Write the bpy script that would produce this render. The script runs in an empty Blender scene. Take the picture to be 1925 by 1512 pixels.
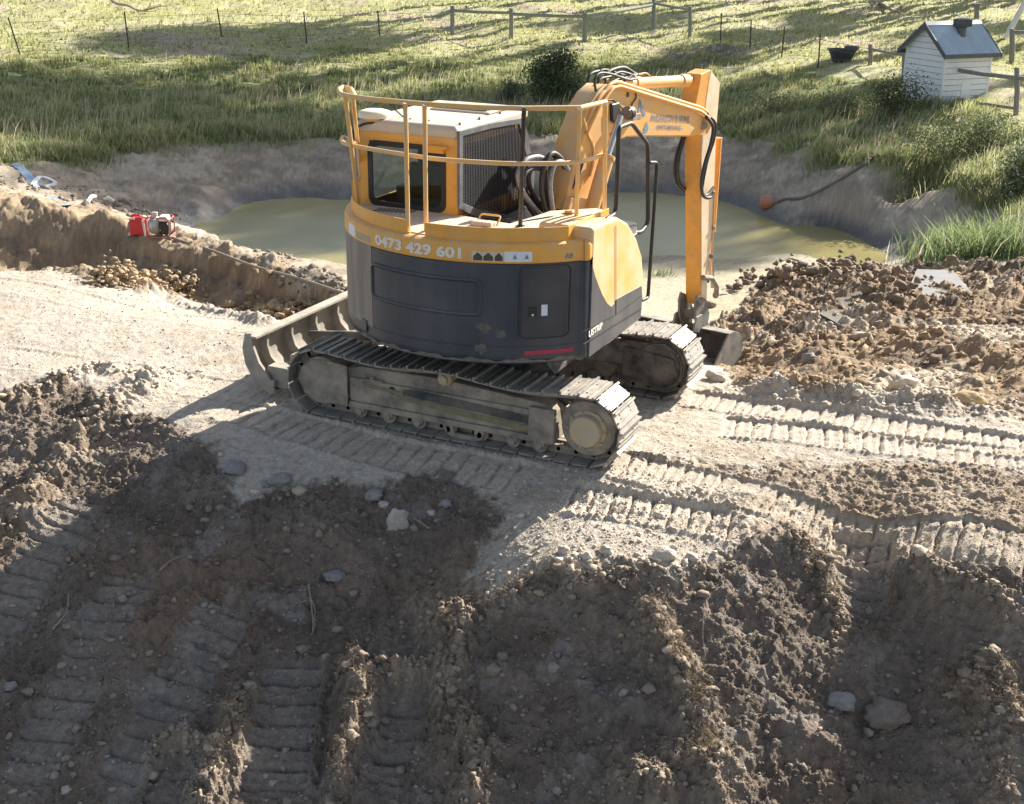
import bpy, bmesh, math, random
import numpy as np
from mathutils import Vector, Matrix
R_ = math.radians
S = bpy.context.scene
# ------------------------------------------------------------------ camera
CF = 2400.0; CW, CH = 1925.0, 1512.0
CO = np.array([5.241, -11.029, 4.581])
_yaw, _pit, _rol = -.435, .360, .016
_F = np.array([math.sin(_yaw)*math.cos(_pit), math.cos(_yaw)*math.cos(_pit), -math.sin(_pit)])
_Rr = np.array([math.cos(_yaw), -math.sin(_yaw), 0.0]); _U = np.cross(_Rr, _F)
_R2 = math.cos(_rol)*_Rr+math.sin(_rol)*_U; _U2 = -math.sin(_rol)*_Rr+math.cos(_rol)*_U
cd = bpy.data.cameras.new('camera'); cam = bpy.data.objects.new('camera', cd); S.collection.objects.link(cam)
M = Matrix([[_R2[0], _U2[0], -_F[0], CO[0]], [_R2[1], _U2[1], -_F[1], CO[1]], [_R2[2], _U2[2], -_F[2], CO[2]], [0, 0, 0, 1]])
cam.matrix_world = M
cd.sensor_width = 36; cd.lens = CF/CW*36; cd.clip_start = .1; cd.clip_end = 2000
S.camera = cam
# ------------------------------------------------------------------ sky, sun, exposure
SUN_AZ, SUN_EL = 20.0, 31.0          # azimuth from +Y towards +X
w = bpy.data.worlds.new("World"); S.world = w; w.use_nodes = True
nt = w.node_tree; bg = nt.nodes['Background']; sk = nt.nodes.new('ShaderNodeTexSky')
sk.sky_type = 'NISHITA'; sk.sun_disc = False; sk.sun_elevation = R_(SUN_EL); sk.sun_rotation = R_(SUN_AZ)
sk.air_density = 1.0; sk.dust_density = 1.2
hs_ = nt.nodes.new('ShaderNodeHueSaturation'); hs_.inputs['Saturation'].default_value = .68; nt.links.new(sk.outputs[0], hs_.inputs['Color']); nt.links.new(hs_.outputs[0], bg.inputs[0]); bg.inputs[1].default_value = 0.070
sl = bpy.data.lights.new('sun', 'SUN'); sl.energy = 5.0; sl.angle = R_(.5); sl.color = (1, .93, .82)
so = bpy.data.objects.new('sun', sl); S.collection.objects.link(so)
sund = Vector((math.sin(R_(SUN_AZ))*math.cos(R_(SUN_EL)), math.cos(R_(SUN_AZ))*math.cos(R_(SUN_EL)), math.sin(R_(SUN_EL))))
so.rotation_euler = sund.to_track_quat('Z', 'Y').to_euler()
S.view_settings.view_transform = 'Standard'; S.view_settings.look = 'None'; S.view_settings.exposure = 1.3
S.view_settings.gamma = 1.0
S.render.engine = 'CYCLES'
# ------------------------------------------------------------------ pixel -> world helpers (photo is 1925x1512)
def ray(u, v):
    return _F+_R2*((u-CW/2)/CF)-_U2*((v-CH/2)/CF)
def onz(u, v, z):
    d = ray(u, v); return CO+d*((z-CO[2])/d[2])
def onx(u, v, x):
    d = ray(u, v); return CO+d*((x-CO[0])/d[0])
def ony(u, v, y):
    d = ray(u, v); return CO+d*((y-CO[1])/d[1])
def onplane(u, v, p, n):
    d = ray(u, v); p = np.array(p); n = np.array(n)
    return CO+d*(((p-CO)@n)/(d@n))
# ------------------------------------------------------------------ noise
def _hash(ix, iy, seed):
    h = (ix.astype(np.int64)*374761393+iy.astype(np.int64)*668265263+seed*1274126177) & 0x7fffffff
    h = ((h ^ (h >> 13))*1274126177) & 0x7fffffff
    return (h ^ (h >> 16)) & 0xffff
def perlin(x, y, seed=0):
    x = np.asarray(x, float); y = np.asarray(y, float)
    xi = np.floor(x); yi = np.floor(y); fx = x-xi; fy = y-yi
    def g(ix, iy, dx, dy):
        a = _hash(ix, iy, seed)*(2*math.pi/65536.0)
        return np.cos(a)*dx+np.sin(a)*dy
    u = fx*fx*fx*(fx*(fx*6-15)+10); v = fy*fy*fy*(fy*(fy*6-15)+10)
    n0 = g(xi, yi, fx, fy); n1 = g(xi+1, yi, fx-1, fy); n2 = g(xi, yi+1, fx, fy-1); n3 = g(xi+1, yi+1, fx-1, fy-1)
    return ((n0*(1-u)+n1*u)*(1-v)+(n2*(1-u)+n3*u)*v)*1.5
def fbm(x, y, s, oct=4, seed=0, gain=.5):
    r = 0; a = 1; k = 1/s
    for o in range(oct):
        r = r+a*perlin(x*k+o*17.3, y*k-o*9.1, seed+o); a *= gain; k *= 2.03
    return r
def billow(x, y, s, oct=3, seed=0, gain=.5):
    r = 0; a = 1; k = 1/s
    for o in range(oct):
        r = r+a*(np.abs(perlin(x*k+o*7.7, y*k+o*3.3, seed+o))*2-.55); a *= gain; k *= 2.1
    return r
def sstep(a, b, x):
    t = np.clip((x-a)/(b-a), 0, 1); return t*t*(3-2*t)
# ------------------------------------------------------------------ terrain control points (px, py, z)
CTRL = [
 # dam wall top
 (600,790,0),(850,842,0),(1120,886,0),(1260,752,0),(1300,860,0),(1500,880,0),(1900,900,.02),(1900,1010,-.05),(1300,965,-.1),
 (1130,950,-.08),(1500,790,.02),(1910,800,.03),(1370,745,-.03),(1700,760,.0),(1240,900,-.02),(980,915,-.06),(1400,1010,-.12),
 # left strip
 (450,722,-.02),(300,660,-.05),(100,600,-.1),(0,510,-.22),(0,660,-.1),(200,560,-.15),(500,622,-.02),(640,614,-.03),(380,600,-.1),(230,515,-.25),
 # foreground slope
 (350,800,-.05),(430,885,-.2),(560,915,-.2),(750,930,-.2),(880,960,-.18),(950,1050,-.3),(800,1010,-.42),(600,1010,-.45),
 (100,890,-.4),(220,800,-.15),(100,740,-.1),(-80,800,-.25),(-80,1000,-.65),(0,930,-.45),(0,1200,-1.1),(0,1500,-1.62),(250,1200,-.97),(250,1500,-1.52),
 (553,1251,-1.07),(510,1505,-1.54),(800,1300,-1.05),(800,1500,-1.44),(560,1110,-.78),(750,1150,-.82),(300,950,-.42),
 # right mound
 (950,1135,-.45),(1060,1085,-.22),(1180,1075,-.2),(1300,1070,-.2),(1480,1030,-.17),(1620,1020,-.3),(1740,1050,-.2),(1900,1090,-.2),
 (1100,1200,-.56),(1100,1280,-.76),(1100,1480,-1.2),(1350,1200,-.53),(1400,1300,-.78),(1400,1500,-1.24),(1650,1340,-1.06),(1620,1130,-.57),(1800,1200,-.62),(1920,1360,-.97),(1910,1500,-1.32),
 (2050,1000,-.05),(2050,1300,-.9),(2050,1550,-1.4),(-100,1560,-1.75),(1000,1600,-1.45),(500,1600,-1.7),(1500,1600,-1.5),
 # behind machine: fall to the pond
 (1400,700,-.35),(1500,690,-.28),(1700,700,-.12),(1900,680,-.1),(1400,620,-.75),(1550,560,-.75),(1650,610,-.6),(1800,560,-.65),(1925,540,-.55),(1925,620,-.32),
 (1400,560,-1.55),(1300,590,-1.45),(1230,600,-1.35),(1500,515,-1.75),(1300,500,-1.93),(1230,480,-1.99),(1500,478,-2.0),(1640,498,-2.08),(1560,465,-2.4),(1000,520,-2.3),(1000,440,-2.9),(1350,430,-2.5),
 (1750,520,-1.15),(1850,490,-1.1),(1925,470,-.9),(1800,440,-1.4),(1925,400,-.9),(1700,420,-1.9),(2050,480,-.6),
 # right and far bank
 (1640,478,-2.08),(1500,425,-2.0),(1400,392,-2.0),(1200,362,-2.0),(1000,375,-2.05),(640,400,-2.1),(500,413,-2.1),(700,450,-2.6),(620,480,-2.3),
 (1900,405,-.75),(1800,362,-.85),(1700,345,-1.0),(1600,315,-.78),(1500,292,-.85),(1380,250,-.85),(1200,240,-.9),(1050,255,-.95),
 (900,262,-1.0),(600,268,-1.05),(330,280,-1.0),(70,305,-.8),(-60,300,-.6),(300,400,-1.75),(200,345,-1.35),(60,340,-1.0),(420,380,-1.8),(-60,360,-.6),
 # left cut
 (1750,430,-1.5),(1830,402,-1.12),(1720,382,-1.33),(1800,320,-.62),(1860,300,-.42),(1700,300,-.68),(1600,370,-1.25),(1640,425,-1.72),(1500,350,-1.4),(1560,330,-1.0),(405,432,-2.1),(430,462,-2.15),(480,440,-2.5),(560,450,-2.7),(560,495,-2.3),(640,525,-2.35),(375,440,-1.7),
 (212,452,-1.0),(200,436,-.9),(262,446,-.6),(320,450,-.66),(400,484,-.62),(500,520,-.6),(600,546,-.58),(680,572,-.5),
 (230,478,-.95),(300,546,-.98),(400,570,-.95),(500,590,-.88),(600,604,-.7),
 (0,382,-.25),(100,392,-.3),(190,410,-.4),(0,476,-.95),(100,480,-1.0),(190,476,-1.0),(-80,380,-.2),(-80,480,-.9),
 # grass and paddock
 (300,200,-.55),(0,200,-.3),(0,110,.2),(300,105,.2),(600,190,-.55),(620,90,.25),(850,180,-.4),(850,70,.45),(1100,90,.4),(1229,62,.55),
 (1000,200,-.7),(1250,130,-.1),(1400,180,-.2),(1500,115,.25),(1541,128,.25),(1600,220,-.35),(1700,262,-.45),(1700,190,.05),(1770,195,.1),(1860,230,.0),(1925,330,-.35),
 (1925,215,.15),(1925,90,.8),(1720,40,.95),(1400,20,1.1),(900,8,1.25),(400,8,1.1),(0,12,1.0),(2050,250,.2),(-100,150,.1),
]
cp = np.array([onz(a, b, z) for a, b, z in CTRL])
ex = np.array([(0, 0, 0), (-1.4, 1, 0), (1.4, 1, 0), (0, 1.4, 0), (0, -1.1, 0), (-2.2, -1, -.02), (-2.2, 1.2, 0), (0, 2.6, -.1), (1.7, 2.2, -.12), (1.2, 3.4, -.45),
 (0, 4.5, -.8), (-3, 4, -.4), (5, -13, -2.2), (-4, -12, -2.4), (14, -12, -2), (5, -22, -2.6), (-20, -15, -2.2), (25, -15, -1.6), (12, -3, -.2), (14, 5, 0), (20, 15, .6), (-18, 0, -.4),
 (-25, 5, -.2), (60, 60, 2.4), (-60, 70, 1.8), (0, 80, 2.2), (20, 90, 2.6), (-70, 20, 1.0), (70, 20, 2.0), (-30, 95, 2.2)], float)
cp = np.vstack([cp, ex])
def _phi(r): return np.sqrt(r*r+.12)
_D = np.sqrt(((cp[:, None, :2]-cp[None, :, :2])**2).sum(-1)); n_ = len(cp)
A = np.zeros((n_+1, n_+1)); A[:n_, :n_] = _phi(_D)-np.eye(n_)*.015; A[:n_, n_] = 1; A[n_, :n_] = 1
_w = np.linalg.solve(A, np.append(cp[:, 2], 0))
STEPS = []
def base(x, y):
    x = np.asarray(x, float).ravel(); y = np.asarray(y, float).ravel(); out = np.empty(len(x))
    for i in range(0, len(x), 20000):
        xx = x[i:i+20000, None]; yy = y[i:i+20000, None]
        out[i:i+20000] = _phi(np.sqrt((xx-cp[:, 0])**2+(yy-cp[:, 1])**2))@_w[:-1]+_w[-1]
    for poly, h, soft in STEPS:
        m = (x > poly[:, 0].min()-.5) & (x < poly[:, 0].max()+.5) & (y > poly[:, 1].min()-.5) & (y < poly[:, 1].max()+.5)
        if m.any():
            xx, yy = x[m], y[m]; out[m] += h*region(xx, yy, poly, soft, .16*fbm(xx, yy, .5, 3, 501), .16*fbm(xx, yy, .5, 3, 509))
    return np.clip(out, -3.2, 6)
_ts = np.concatenate([np.arange(4, 16, .02), np.arange(16, 40, .06), np.arange(40, 120, .3)])
def hit(u, v):
    d = ray(u, v); P = CO+_ts[:, None]*d
    h = base(P[:, 0], P[:, 1]); k = np.nonzero(P[:, 2] < h)[0]
    if len(k) == 0: return P[-1]
    k = max(k[0], 1); a = P[k-1, 2]-h[k-1]; b = h[k]-P[k, 2]; t = a/(a+b+1e-9)
    return P[k-1]*(1-t)+P[k]*t
def hits(L): return np.array([hit(*p[:2]) for p in L])
def seg_dist(x, y, pts):
    best = np.full(x.shape, 1e9); arc = np.zeros(x.shape); s = 0
    for a, b in zip(pts[:-1], pts[1:]):
        d = b[:2]-a[:2]; L = np.hypot(*d); t = np.clip(((x-a[0])*d[0]+(y-a[1])*d[1])/(L*L+1e-12), 0, 1)
        q = np.hypot(x-a[0]-t*d[0], y-a[1]-t*d[1]); m = q < best; best[m] = q[m]; arc[m] = (s+t*L)[m]; s += L
    return best, arc, s
def inside(x, y, poly):
    c = np.zeros(x.shape, bool); n = len(poly)
    for i in range(n):
        x1, y1 = poly[i][:2]; x2, y2 = poly[(i+1) % n][:2]
        if y1 == y2: continue
        c ^= ((y1 > y) != (y2 > y)) & (x < (x2-x1)*(y-y1)/(y2-y1)+x1)
    return c
def region(x, y, poly, soft, warp=0, wy=0):
    d, _, _ = seg_dist(x+warp, y+wy, list(poly)+[poly[0]])
    d = np.where(inside(x+warp, y+wy, poly), d, -d)
    return sstep(-soft, soft, d)
STEPS = [(hits([(238,446),(262,438),(330,442),(420,476),(520,510),(610,536),(695,566),(695,590),(600,568),(500,546),(400,516),(310,494),(236,480)]), .24, .05)]
Z = {}
Z['slope'] = hits([(-100,760),(120,715),(250,790),(340,812),(420,842),(470,925),(620,905),(820,895),(940,950),(905,1060),(885,1140),(1050,1092),(1300,1078),(1480,1020),(1700,1060),(2040,1120),(2500,1230),(3400,1500),(3400,2300),(2300,2200),(-500,1900)])
Z['topsoil'] = hits([(1130,850),(1400,880),(1650,870),(1990,880),(2600,960),(2600,1300),(1990,1150),(1480,1130),(1300,1085),(1480,1000),(1350,960),(1500,925)])
Z['rubble'] = hits([(1345,610),(1440,545),(1560,510),(1700,500),(1990,510),(2400,540),(2500,860),(1990,800),(1850,775),(1600,765),(1480,745),(1380,728)])
Z['sand'] = hits([(1150,485),(1500,470),(1560,495),(1450,555),(1345,612),(1150,612)])
Z['pale'] = hits([(960,905),(1130,870),(1400,920),(1420,1010),(1330,1062),(1000,1085),(915,1130),(890,1060)])
Z['cut'] = hits([(-80,368),(190,390),(250,415),(300,415),(420,455),(620,525),(700,560),(660,612),(500,597),(300,556),(180,530),(-80,482)])
Z['shore'] = hits([(-110,290),(-110,366),(60,370),(190,388),(262,412),(330,420),(420,455),(620,524),(700,552),(760,540),(900,500),(1150,440),(1000,240),(300,262)])
gl = [(-100,296),(70,306),(200,296),(330,272),(450,270),(600,262),(900,256),(1050,252),(1180,215),(1340,238),(1450,268),(1600,312),(1700,342),(1800,358),(1900,398),(1990,430)]
Z['grass'] = np.vstack([hits(gl), [(60, 20, 0), (150, 60, 0), (150, 250, 0), (-200, 250, 0), (-200, 20, 0), (-40, 12, 0)]])
Z['hilldirt'] = hits([(1225,118),(1290,92),(1400,90),(1400,120),(1330,150),(1240,150)])
RIDGES = [  # px path, height, half width
 ([(-60,1035),(0,1000),(60,950),(120,875),(190,800),(260,735),(310,705)], .16, .22),
 ([(-60,800),(0,760),(80,745),(170,700),(250,695)], .10, .18),
 ([(650,1255),(690,1340),(655,1430),(630,1540)], .22, .13),
 ([(455,1320),(440,1400),(400,1470),(350,1540)], .17, .12),
 ([(270,1420),(330,1395),(420,1440)], .14, .10),
 ([(690,1275),(760,1290),(800,1265)], .2, .10),
 ([(800,1160),(850,1200),(840,1290),(850,1380),(900,1430),(860,1540)], .17, .14),
 ([(890,1160),(990,1092),(1130,1075),(1230,1078),(1300,1072)], .05, .14),
 ([(1200,1165),(1245,1210),(1290,1290),(1330,1330)], .15, .12),
 ([(1470,1035),(1540,1060),(1560,1130),(1570,1185)], .09, .11),
 ([(1700,1040),(1760,1090),(1860,1110),(1900,1180)], .09, .10),
 ([(1770,1290),(1840,1330),(1840,1400)], .16, .13),
 ([(1830,1250),(1900,1320),(1880,1420),(1860,1500)], .13, .11),
 ([(1280,1425),(1350,1440),(1340,1540)], .14, .12),
 ([(1170,1460),(1250,1490),(1240,1540)], .12, .11),
 ([(1385,735),(1480,745),(1620,765),(1830,778)], .17, .22),
 ([(1420,545),(1500,530),(1580,522),(1660,560)], .17, .45),
 ([(1390,660),(1480,665),(1560,690),(1640,700)], .12, .35),
 ([(1640,650),(1760,655),(1925,690)], .12, .4),
 ([(1680,510),(1800,505),(1925,515)], .12, .5),
 ([(1020,915),(1200,955),(1420,985)], .03, .07),
 ([(1180,905),(1400,930),(1925,1010)], .02, .06),
 ([(240,545),(330,565),(450,600),(520,612)], .10, .14),
]
RIDGES = [(hits(a), h, wd) for a, h, wd in RIDGES]
def wline(a, b): return np.array([(a[0], a[1], 0), (b[0], b[1], 0)], float)
PRINTS = [  # path, width, depth, phase
 (wline((1.62,-.99),(7.5,-.93)), .5, .034, .0), (wline((1.62,.99),(7.5,1.12)), .5, .034, .07),
 (hits([(1060,935),(1405,990)]), .5, .042, .02), (hits([(420,765),(700,842),(1010,905)]), .5, .028, .05),
 (hits([(1350,800),(1925,862)]), .5, .03, .1), (hits([(1622,1000),(1606,1185)]), .5, .055, .0),
 (hits([(556,1235),(507,1520)]), .5, .065, .03), (hits([(366,1370),(318,1540)]), .5, .055, .03),
 (hits([(755,1300),(690,1520)]), .48, .055, .09), (hits([(250,1080),(30,1500)]), .5, .035, .0),
 (hits([(160,930),(-60,1250)]), .5, .035, .04), (hits([(1900,1380),(1880,1520)]), .5, .05, .04),
 (wline((-1.9,-.99),(-9,-1.15)), .5, .012, .0), (wline((-2.6,1.0),(-10,1.2)), .5, .012, .0), (hits([(430,1130),(200,1520)]), .5, .03, .0),
]
def detail(x, y, h0):
    """height detail and colour for points; returns z, col(n,4)"""
    xo, yo = x, y; x = x-.25*h0*(h0 > -3); y = y+.55*h0
    wx = fbm(x, y, .9, 3, 3)*.22; wy = fbm(x, y, .9, 3, 9)*.22; wx = wx+.10*fbm(x, y, .12, 4, 11, .65); wy = wy+.10*fbm(x, y, .12, 4, 13, .65)
    far = sstep(14, 30, np.hypot(xo-CO[0], yo-CO[1]))
    W = {k: region(xo, yo, v, (.09 if k in ('slope', 'pale') else .04 if k == 'cut' else .10 if k in ('topsoil', 'rubble') else .35), wx*(1+2*far), wy*(1+2*far)) for k, v in Z.items()}
    slope = W['slope']; rub = W['rubble']; cut = W['cut']; grass = W['grass']; top = W['topsoil']*(1-slope); sand = W['sand']
    fine = np.clip(fbm(x, y, .11, 3, 40), -1, 1)
    fine2 = np.clip(fbm(x, y, .035, 2, 45), -1, 1)
    med = fbm(x, y, .45, 3, 20)
    z = h0.copy()
    plat = (1-slope)*(1-rub)*(1-grass)*(1-cut)
    near = 1-sstep(22, 34, np.hypot(xo-CO[0], yo-CO[1]))
    z += plat*(.012*med+.007*fine*near+.003*fine2*near)
    z += slope*(.06*med+.022*fine+.010*fine2+.035*billow(x, y, .30, 3, 60)*sstep(-.3, .5, fbm(x, y, 1.1, 2, 61))+.022*np.maximum(billow(x, y, .10, 2, 63), 0))
    z += top*(.012*med+.016*fine+.007*fine2+.018*np.maximum(billow(x, y, .12, 2, 65), 0))
    rb = sstep(-.35, -.7, h0); z += rub*(.10*fbm(x, y, 1.1, 3, 70)+(.04+.07*rb)*billow(x, y, .45, 4, 71, .55)+.02*fine)
    z += cut*(.05*billow(x, y, .5, 4, 80)+.02*fine)
    bank = (1-grass)*(1-plat*near)*sstep(13, 20, np.hypot(xo-CO[0], yo-CO[1]))*(1-rub)
    bank = np.maximum(bank, W['shore']*(1-cut)*(1-grass)*(1-sand))
    z += bank*(.035*fbm(x, y, 1.2, 4, 90)+.05*fbm(x, y, .4, 2, 92))*(1-.7*sand)
    z += grass*(.13*fbm(x, y, 2.2, 4, 95))
    nz = z-h0; xs_, ys_ = x, y; x, y = xo, yo
    for P, hgt, wd in RIDGES:
        m = (x > P[:, 0].min()-1.2) & (x < P[:, 0].max()+1.2) & (y > P[:, 1].min()-1.2) & (y < P[:, 1].max()+1.2)
        if not m.any(): continue
        xx = x[m]; yy = y[m]
        d, arc, L = seg_dist(xx+wx[m]*.3, yy+wy[m]*.3, P)
        ends = sstep(0, wd*1.5, arc)*sstep(0, wd*1.5, L-arc)
        rough = 1+.3*billow(xx, yy, max(wd*.9, .08), 2, 100)+.35*fbm(xx, yy, .35, 3, 104)
        z[m] += hgt*np.exp(-(d/wd)**2)*np.clip(rough, .15, 1.9)*(.25+.75*ends)
    pr = np.zeros(len(x))
    for P, wd, dep, ph in PRINTS:
        m = (x > P[:, 0].min()-.5) & (x < P[:, 0].max()+.5) & (y > P[:, 1].min()-.5) & (y < P[:, 1].max()+.5)
        if not m.any(): continue
        xx = x[m]; yy = y[m]
        d, arc, L = seg_dist(xx+wx[m]*.06, yy+wy[m]*.06, P)
        inn = 1-sstep(wd/2-.015, wd/2+.012, d); ends = sstep(0, .1, arc)*sstep(0, .25, L-arc)
        q = ((arc+ph+.012*fbm(xx, yy, .3, 2, 130)) % .171)/.171
        groove = np.exp(-((q-.5)/.09)**2)+.35*np.exp(-((q-.66)/.05)**2)
        plate = -.4*dep-.25*dep*np.cos(q*2*math.pi)
        wear = np.clip(1.05+.7*fbm(xx, yy, .8, 3, 131), .1, 1)
        k = inn*ends*wear
        steep = slope[m]
        z[m] = z[m]+k*(plate-dep*(1.35+.9*fbm(xx, yy, .18, 2, 135))*groove)-k*.85*nz[m]
        z[m] += ends*.6*dep*np.exp(-((d-wd/2-.035)/.03)**2)*(1+.8*billow(xx, yy, .06, 2, 133))
        pr[m] = np.maximum(pr[m], k)
    # flat under the machine
    foot = (np.abs(x) < 1.75) & ((np.abs(np.abs(y)-.99)) < .27)
    z = np.where(foot, np.minimum(z, .004), z)
    # ---------------- colour
    x, y = xs_, ys_
    n1 = fbm(x, y, .7, 4, 140); n2 = fbm(x, y, 2.5, 3, 150); n3 = fbm(x, y, .07, 3, 160)
    def C(*c): return np.array(c)[None, :]
    def mix(a, b, t): t = np.clip(t, 0, 1)[:, None]; return a*(1-t)+b*t
    pale = mix(C(.455, .395, .32)*np.ones((len(x), 1)), C(.54, .485, .41), .5+.7*n1)
    pale = mix(pale, C(.36, .27, .19), sstep(.15, .7, n1+.5*n3)*.55)
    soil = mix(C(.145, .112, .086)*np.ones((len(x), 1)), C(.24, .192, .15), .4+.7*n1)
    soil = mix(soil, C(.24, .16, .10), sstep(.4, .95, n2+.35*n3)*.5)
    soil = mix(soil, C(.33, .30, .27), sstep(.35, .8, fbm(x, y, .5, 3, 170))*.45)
    topc = mix(C(.30, .225, .155)*np.ones((len(x), 1)), C(.40, .33, .25), .4+.6*n1)
    rubc = mix(C(.33, .235, .145)*np.ones((len(x), 1)), C(.15, .11, .08), sstep(-.1, .5, n1)*.8)
    rubc = mix(rubc, C(.50, .43, .33), sstep(.35, .6, -n2+.4*n3))
    cutc = mix(C(.37, .275, .175)*np.ones((len(x), 1)), C(.26, .19, .13), sstep(-.1, .5, n1))
    sandc = mix(C(.50, .43, .31)*np.ones((len(x), 1)), C(.42, .38, .24), .5+.8*n2)
    bankc = mix(C(.42, .345, .26)*np.ones((len(x), 1)), C(.29, .235, .175), .5+1.1*n1)
    bankc = mix(bankc, C(.48, .41, .31), sstep(.1, .6, n2+.5*fbm(x, y, .25, 2, 175)))
    g1 = mix(C(.25, .29, .115)*np.ones((len(x), 1)), C(.30, .29, .14), .5+.7*n1)
    g2 = mix(C(.36, .36, .14)*np.ones((len(x), 1)), C(.46, .43, .26), .5+.8*n2)
    g2 = mix(g2, C(.42, .34, .27), sstep(.25, .6, fbm(x, y*2.2, 7, 3, 180)))
    dist = np.hypot(x-CO[0], y-CO[1])
    gc = mix(g1, g2, sstep(-.15, .35, h0+.25*n2))
    col = pale
    col = mix(col, bankc, bank); col = mix(col, sandc, sand)
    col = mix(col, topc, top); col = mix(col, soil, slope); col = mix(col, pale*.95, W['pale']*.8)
    col = mix(col, rubc, rub); col = mix(col, cutc, cut)
    col = mix(col, gc, grass)
    col = mix(col, C(.17, .145, .13), W['hilldirt']*grass)
    k = pr*(1-slope); col = mix(col, C(.58, .50, .40), k*.5)
    col = mix(col, C(.32, .29, .26), pr*slope*.4)
    rd = np.zeros(len(x))
    for P, hgt, wd in RIDGES[:16]:
        m = (xo > P[:, 0].min()-.8) & (xo < P[:, 0].max()+.8) & (yo > P[:, 1].min()-.8) & (yo < P[:, 1].max()+.8)
        if m.any():
            d, arc, L = seg_dist(xo[m]+wx[m]*.3, yo[m]+wy[m]*.3, P); rd[m] = np.maximum(rd[m], np.exp(-(d/(wd*1.1))**2))
    col = mix(col, C(.36, .285, .205), rd*slope*(.55+.5*n3)*.9)
    wet = (1-sstep(-1.93, -1.62, z+.12*n1))*(1-.85*sand)
    col = mix(col, C(.085, .085, .09), wet*.85)
    col = col*(1+.22*n3+.10*np.clip(fbm(x, y, .2, 2, 176), -1, 1))[:, None]
    c4 = np.concatenate([np.clip(col, .02, .8), np.clip(wet, 0, 1)[:, None]], 1)
    return z, c4
def groundz(x, y):
    x = np.atleast_1d(np.asarray(x, float)); y = np.atleast_1d(np.asarray(y, float))
    return detail(x, y, base(x, y))[0]
# ------------------------------------------------------------------ mesh + object helpers
COL = S.collection
def link(name, me, mats=None, parent=None):
    o = bpy.data.objects.new(name, me); COL.objects.link(o)
    if mats is not None:
        for m in (mats if isinstance(mats, (list, tuple)) else [mats]): me.materials.append(m)
    if parent is not None: o.parent = parent
    return o
def mesh_np(name, V, F, mats=None, parent=None, smooth=False, col=None, n=None):
    """V (n,3) ; F (m,k) constant k"""
    me = bpy.data.meshes.new(name); V = np.asarray(V, np.float32); F = np.asarray(F, np.int32)
    me.vertices.add(len(V)); me.vertices.foreach_set('co', V.ravel())
    k = F.shape[1]; me.loops.add(F.size); me.loops.foreach_set('vertex_index', F.ravel())
    me.polygons.add(len(F)); me.polygons.foreach_set('loop_start', np.arange(0, F.size, k, dtype=np.int32))
    try: me.polygons.foreach_set('loop_total', np.full(len(F), k, np.int32))
    except Exception: pass
    me.update(calc_edges=True); me.validate()
    if smooth: me.polygons.foreach_set('use_smooth', np.ones(len(F), bool))
    if col is not None:
        a = me.color_attributes.new('Col', 'FLOAT_COLOR', 'POINT'); a.data.foreach_set('color', np.asarray(col, np.float32).ravel())
    return link(name, me, mats, parent)
def tag(o, label=None, cat=None, group=None, kind=None):
    if label: o['label'] = label
    if cat: o['category'] = cat
    if group: o['group'] = group
    if kind: o['kind'] = kind
    return o
def thing(name, label, cat, loc=(0, 0, 0), group=None):
    o = bpy.data.objects.new(name, None); COL.objects.link(o); o.location = loc; o.empty_display_size = .1
    return tag(o, label, cat, group)
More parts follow.
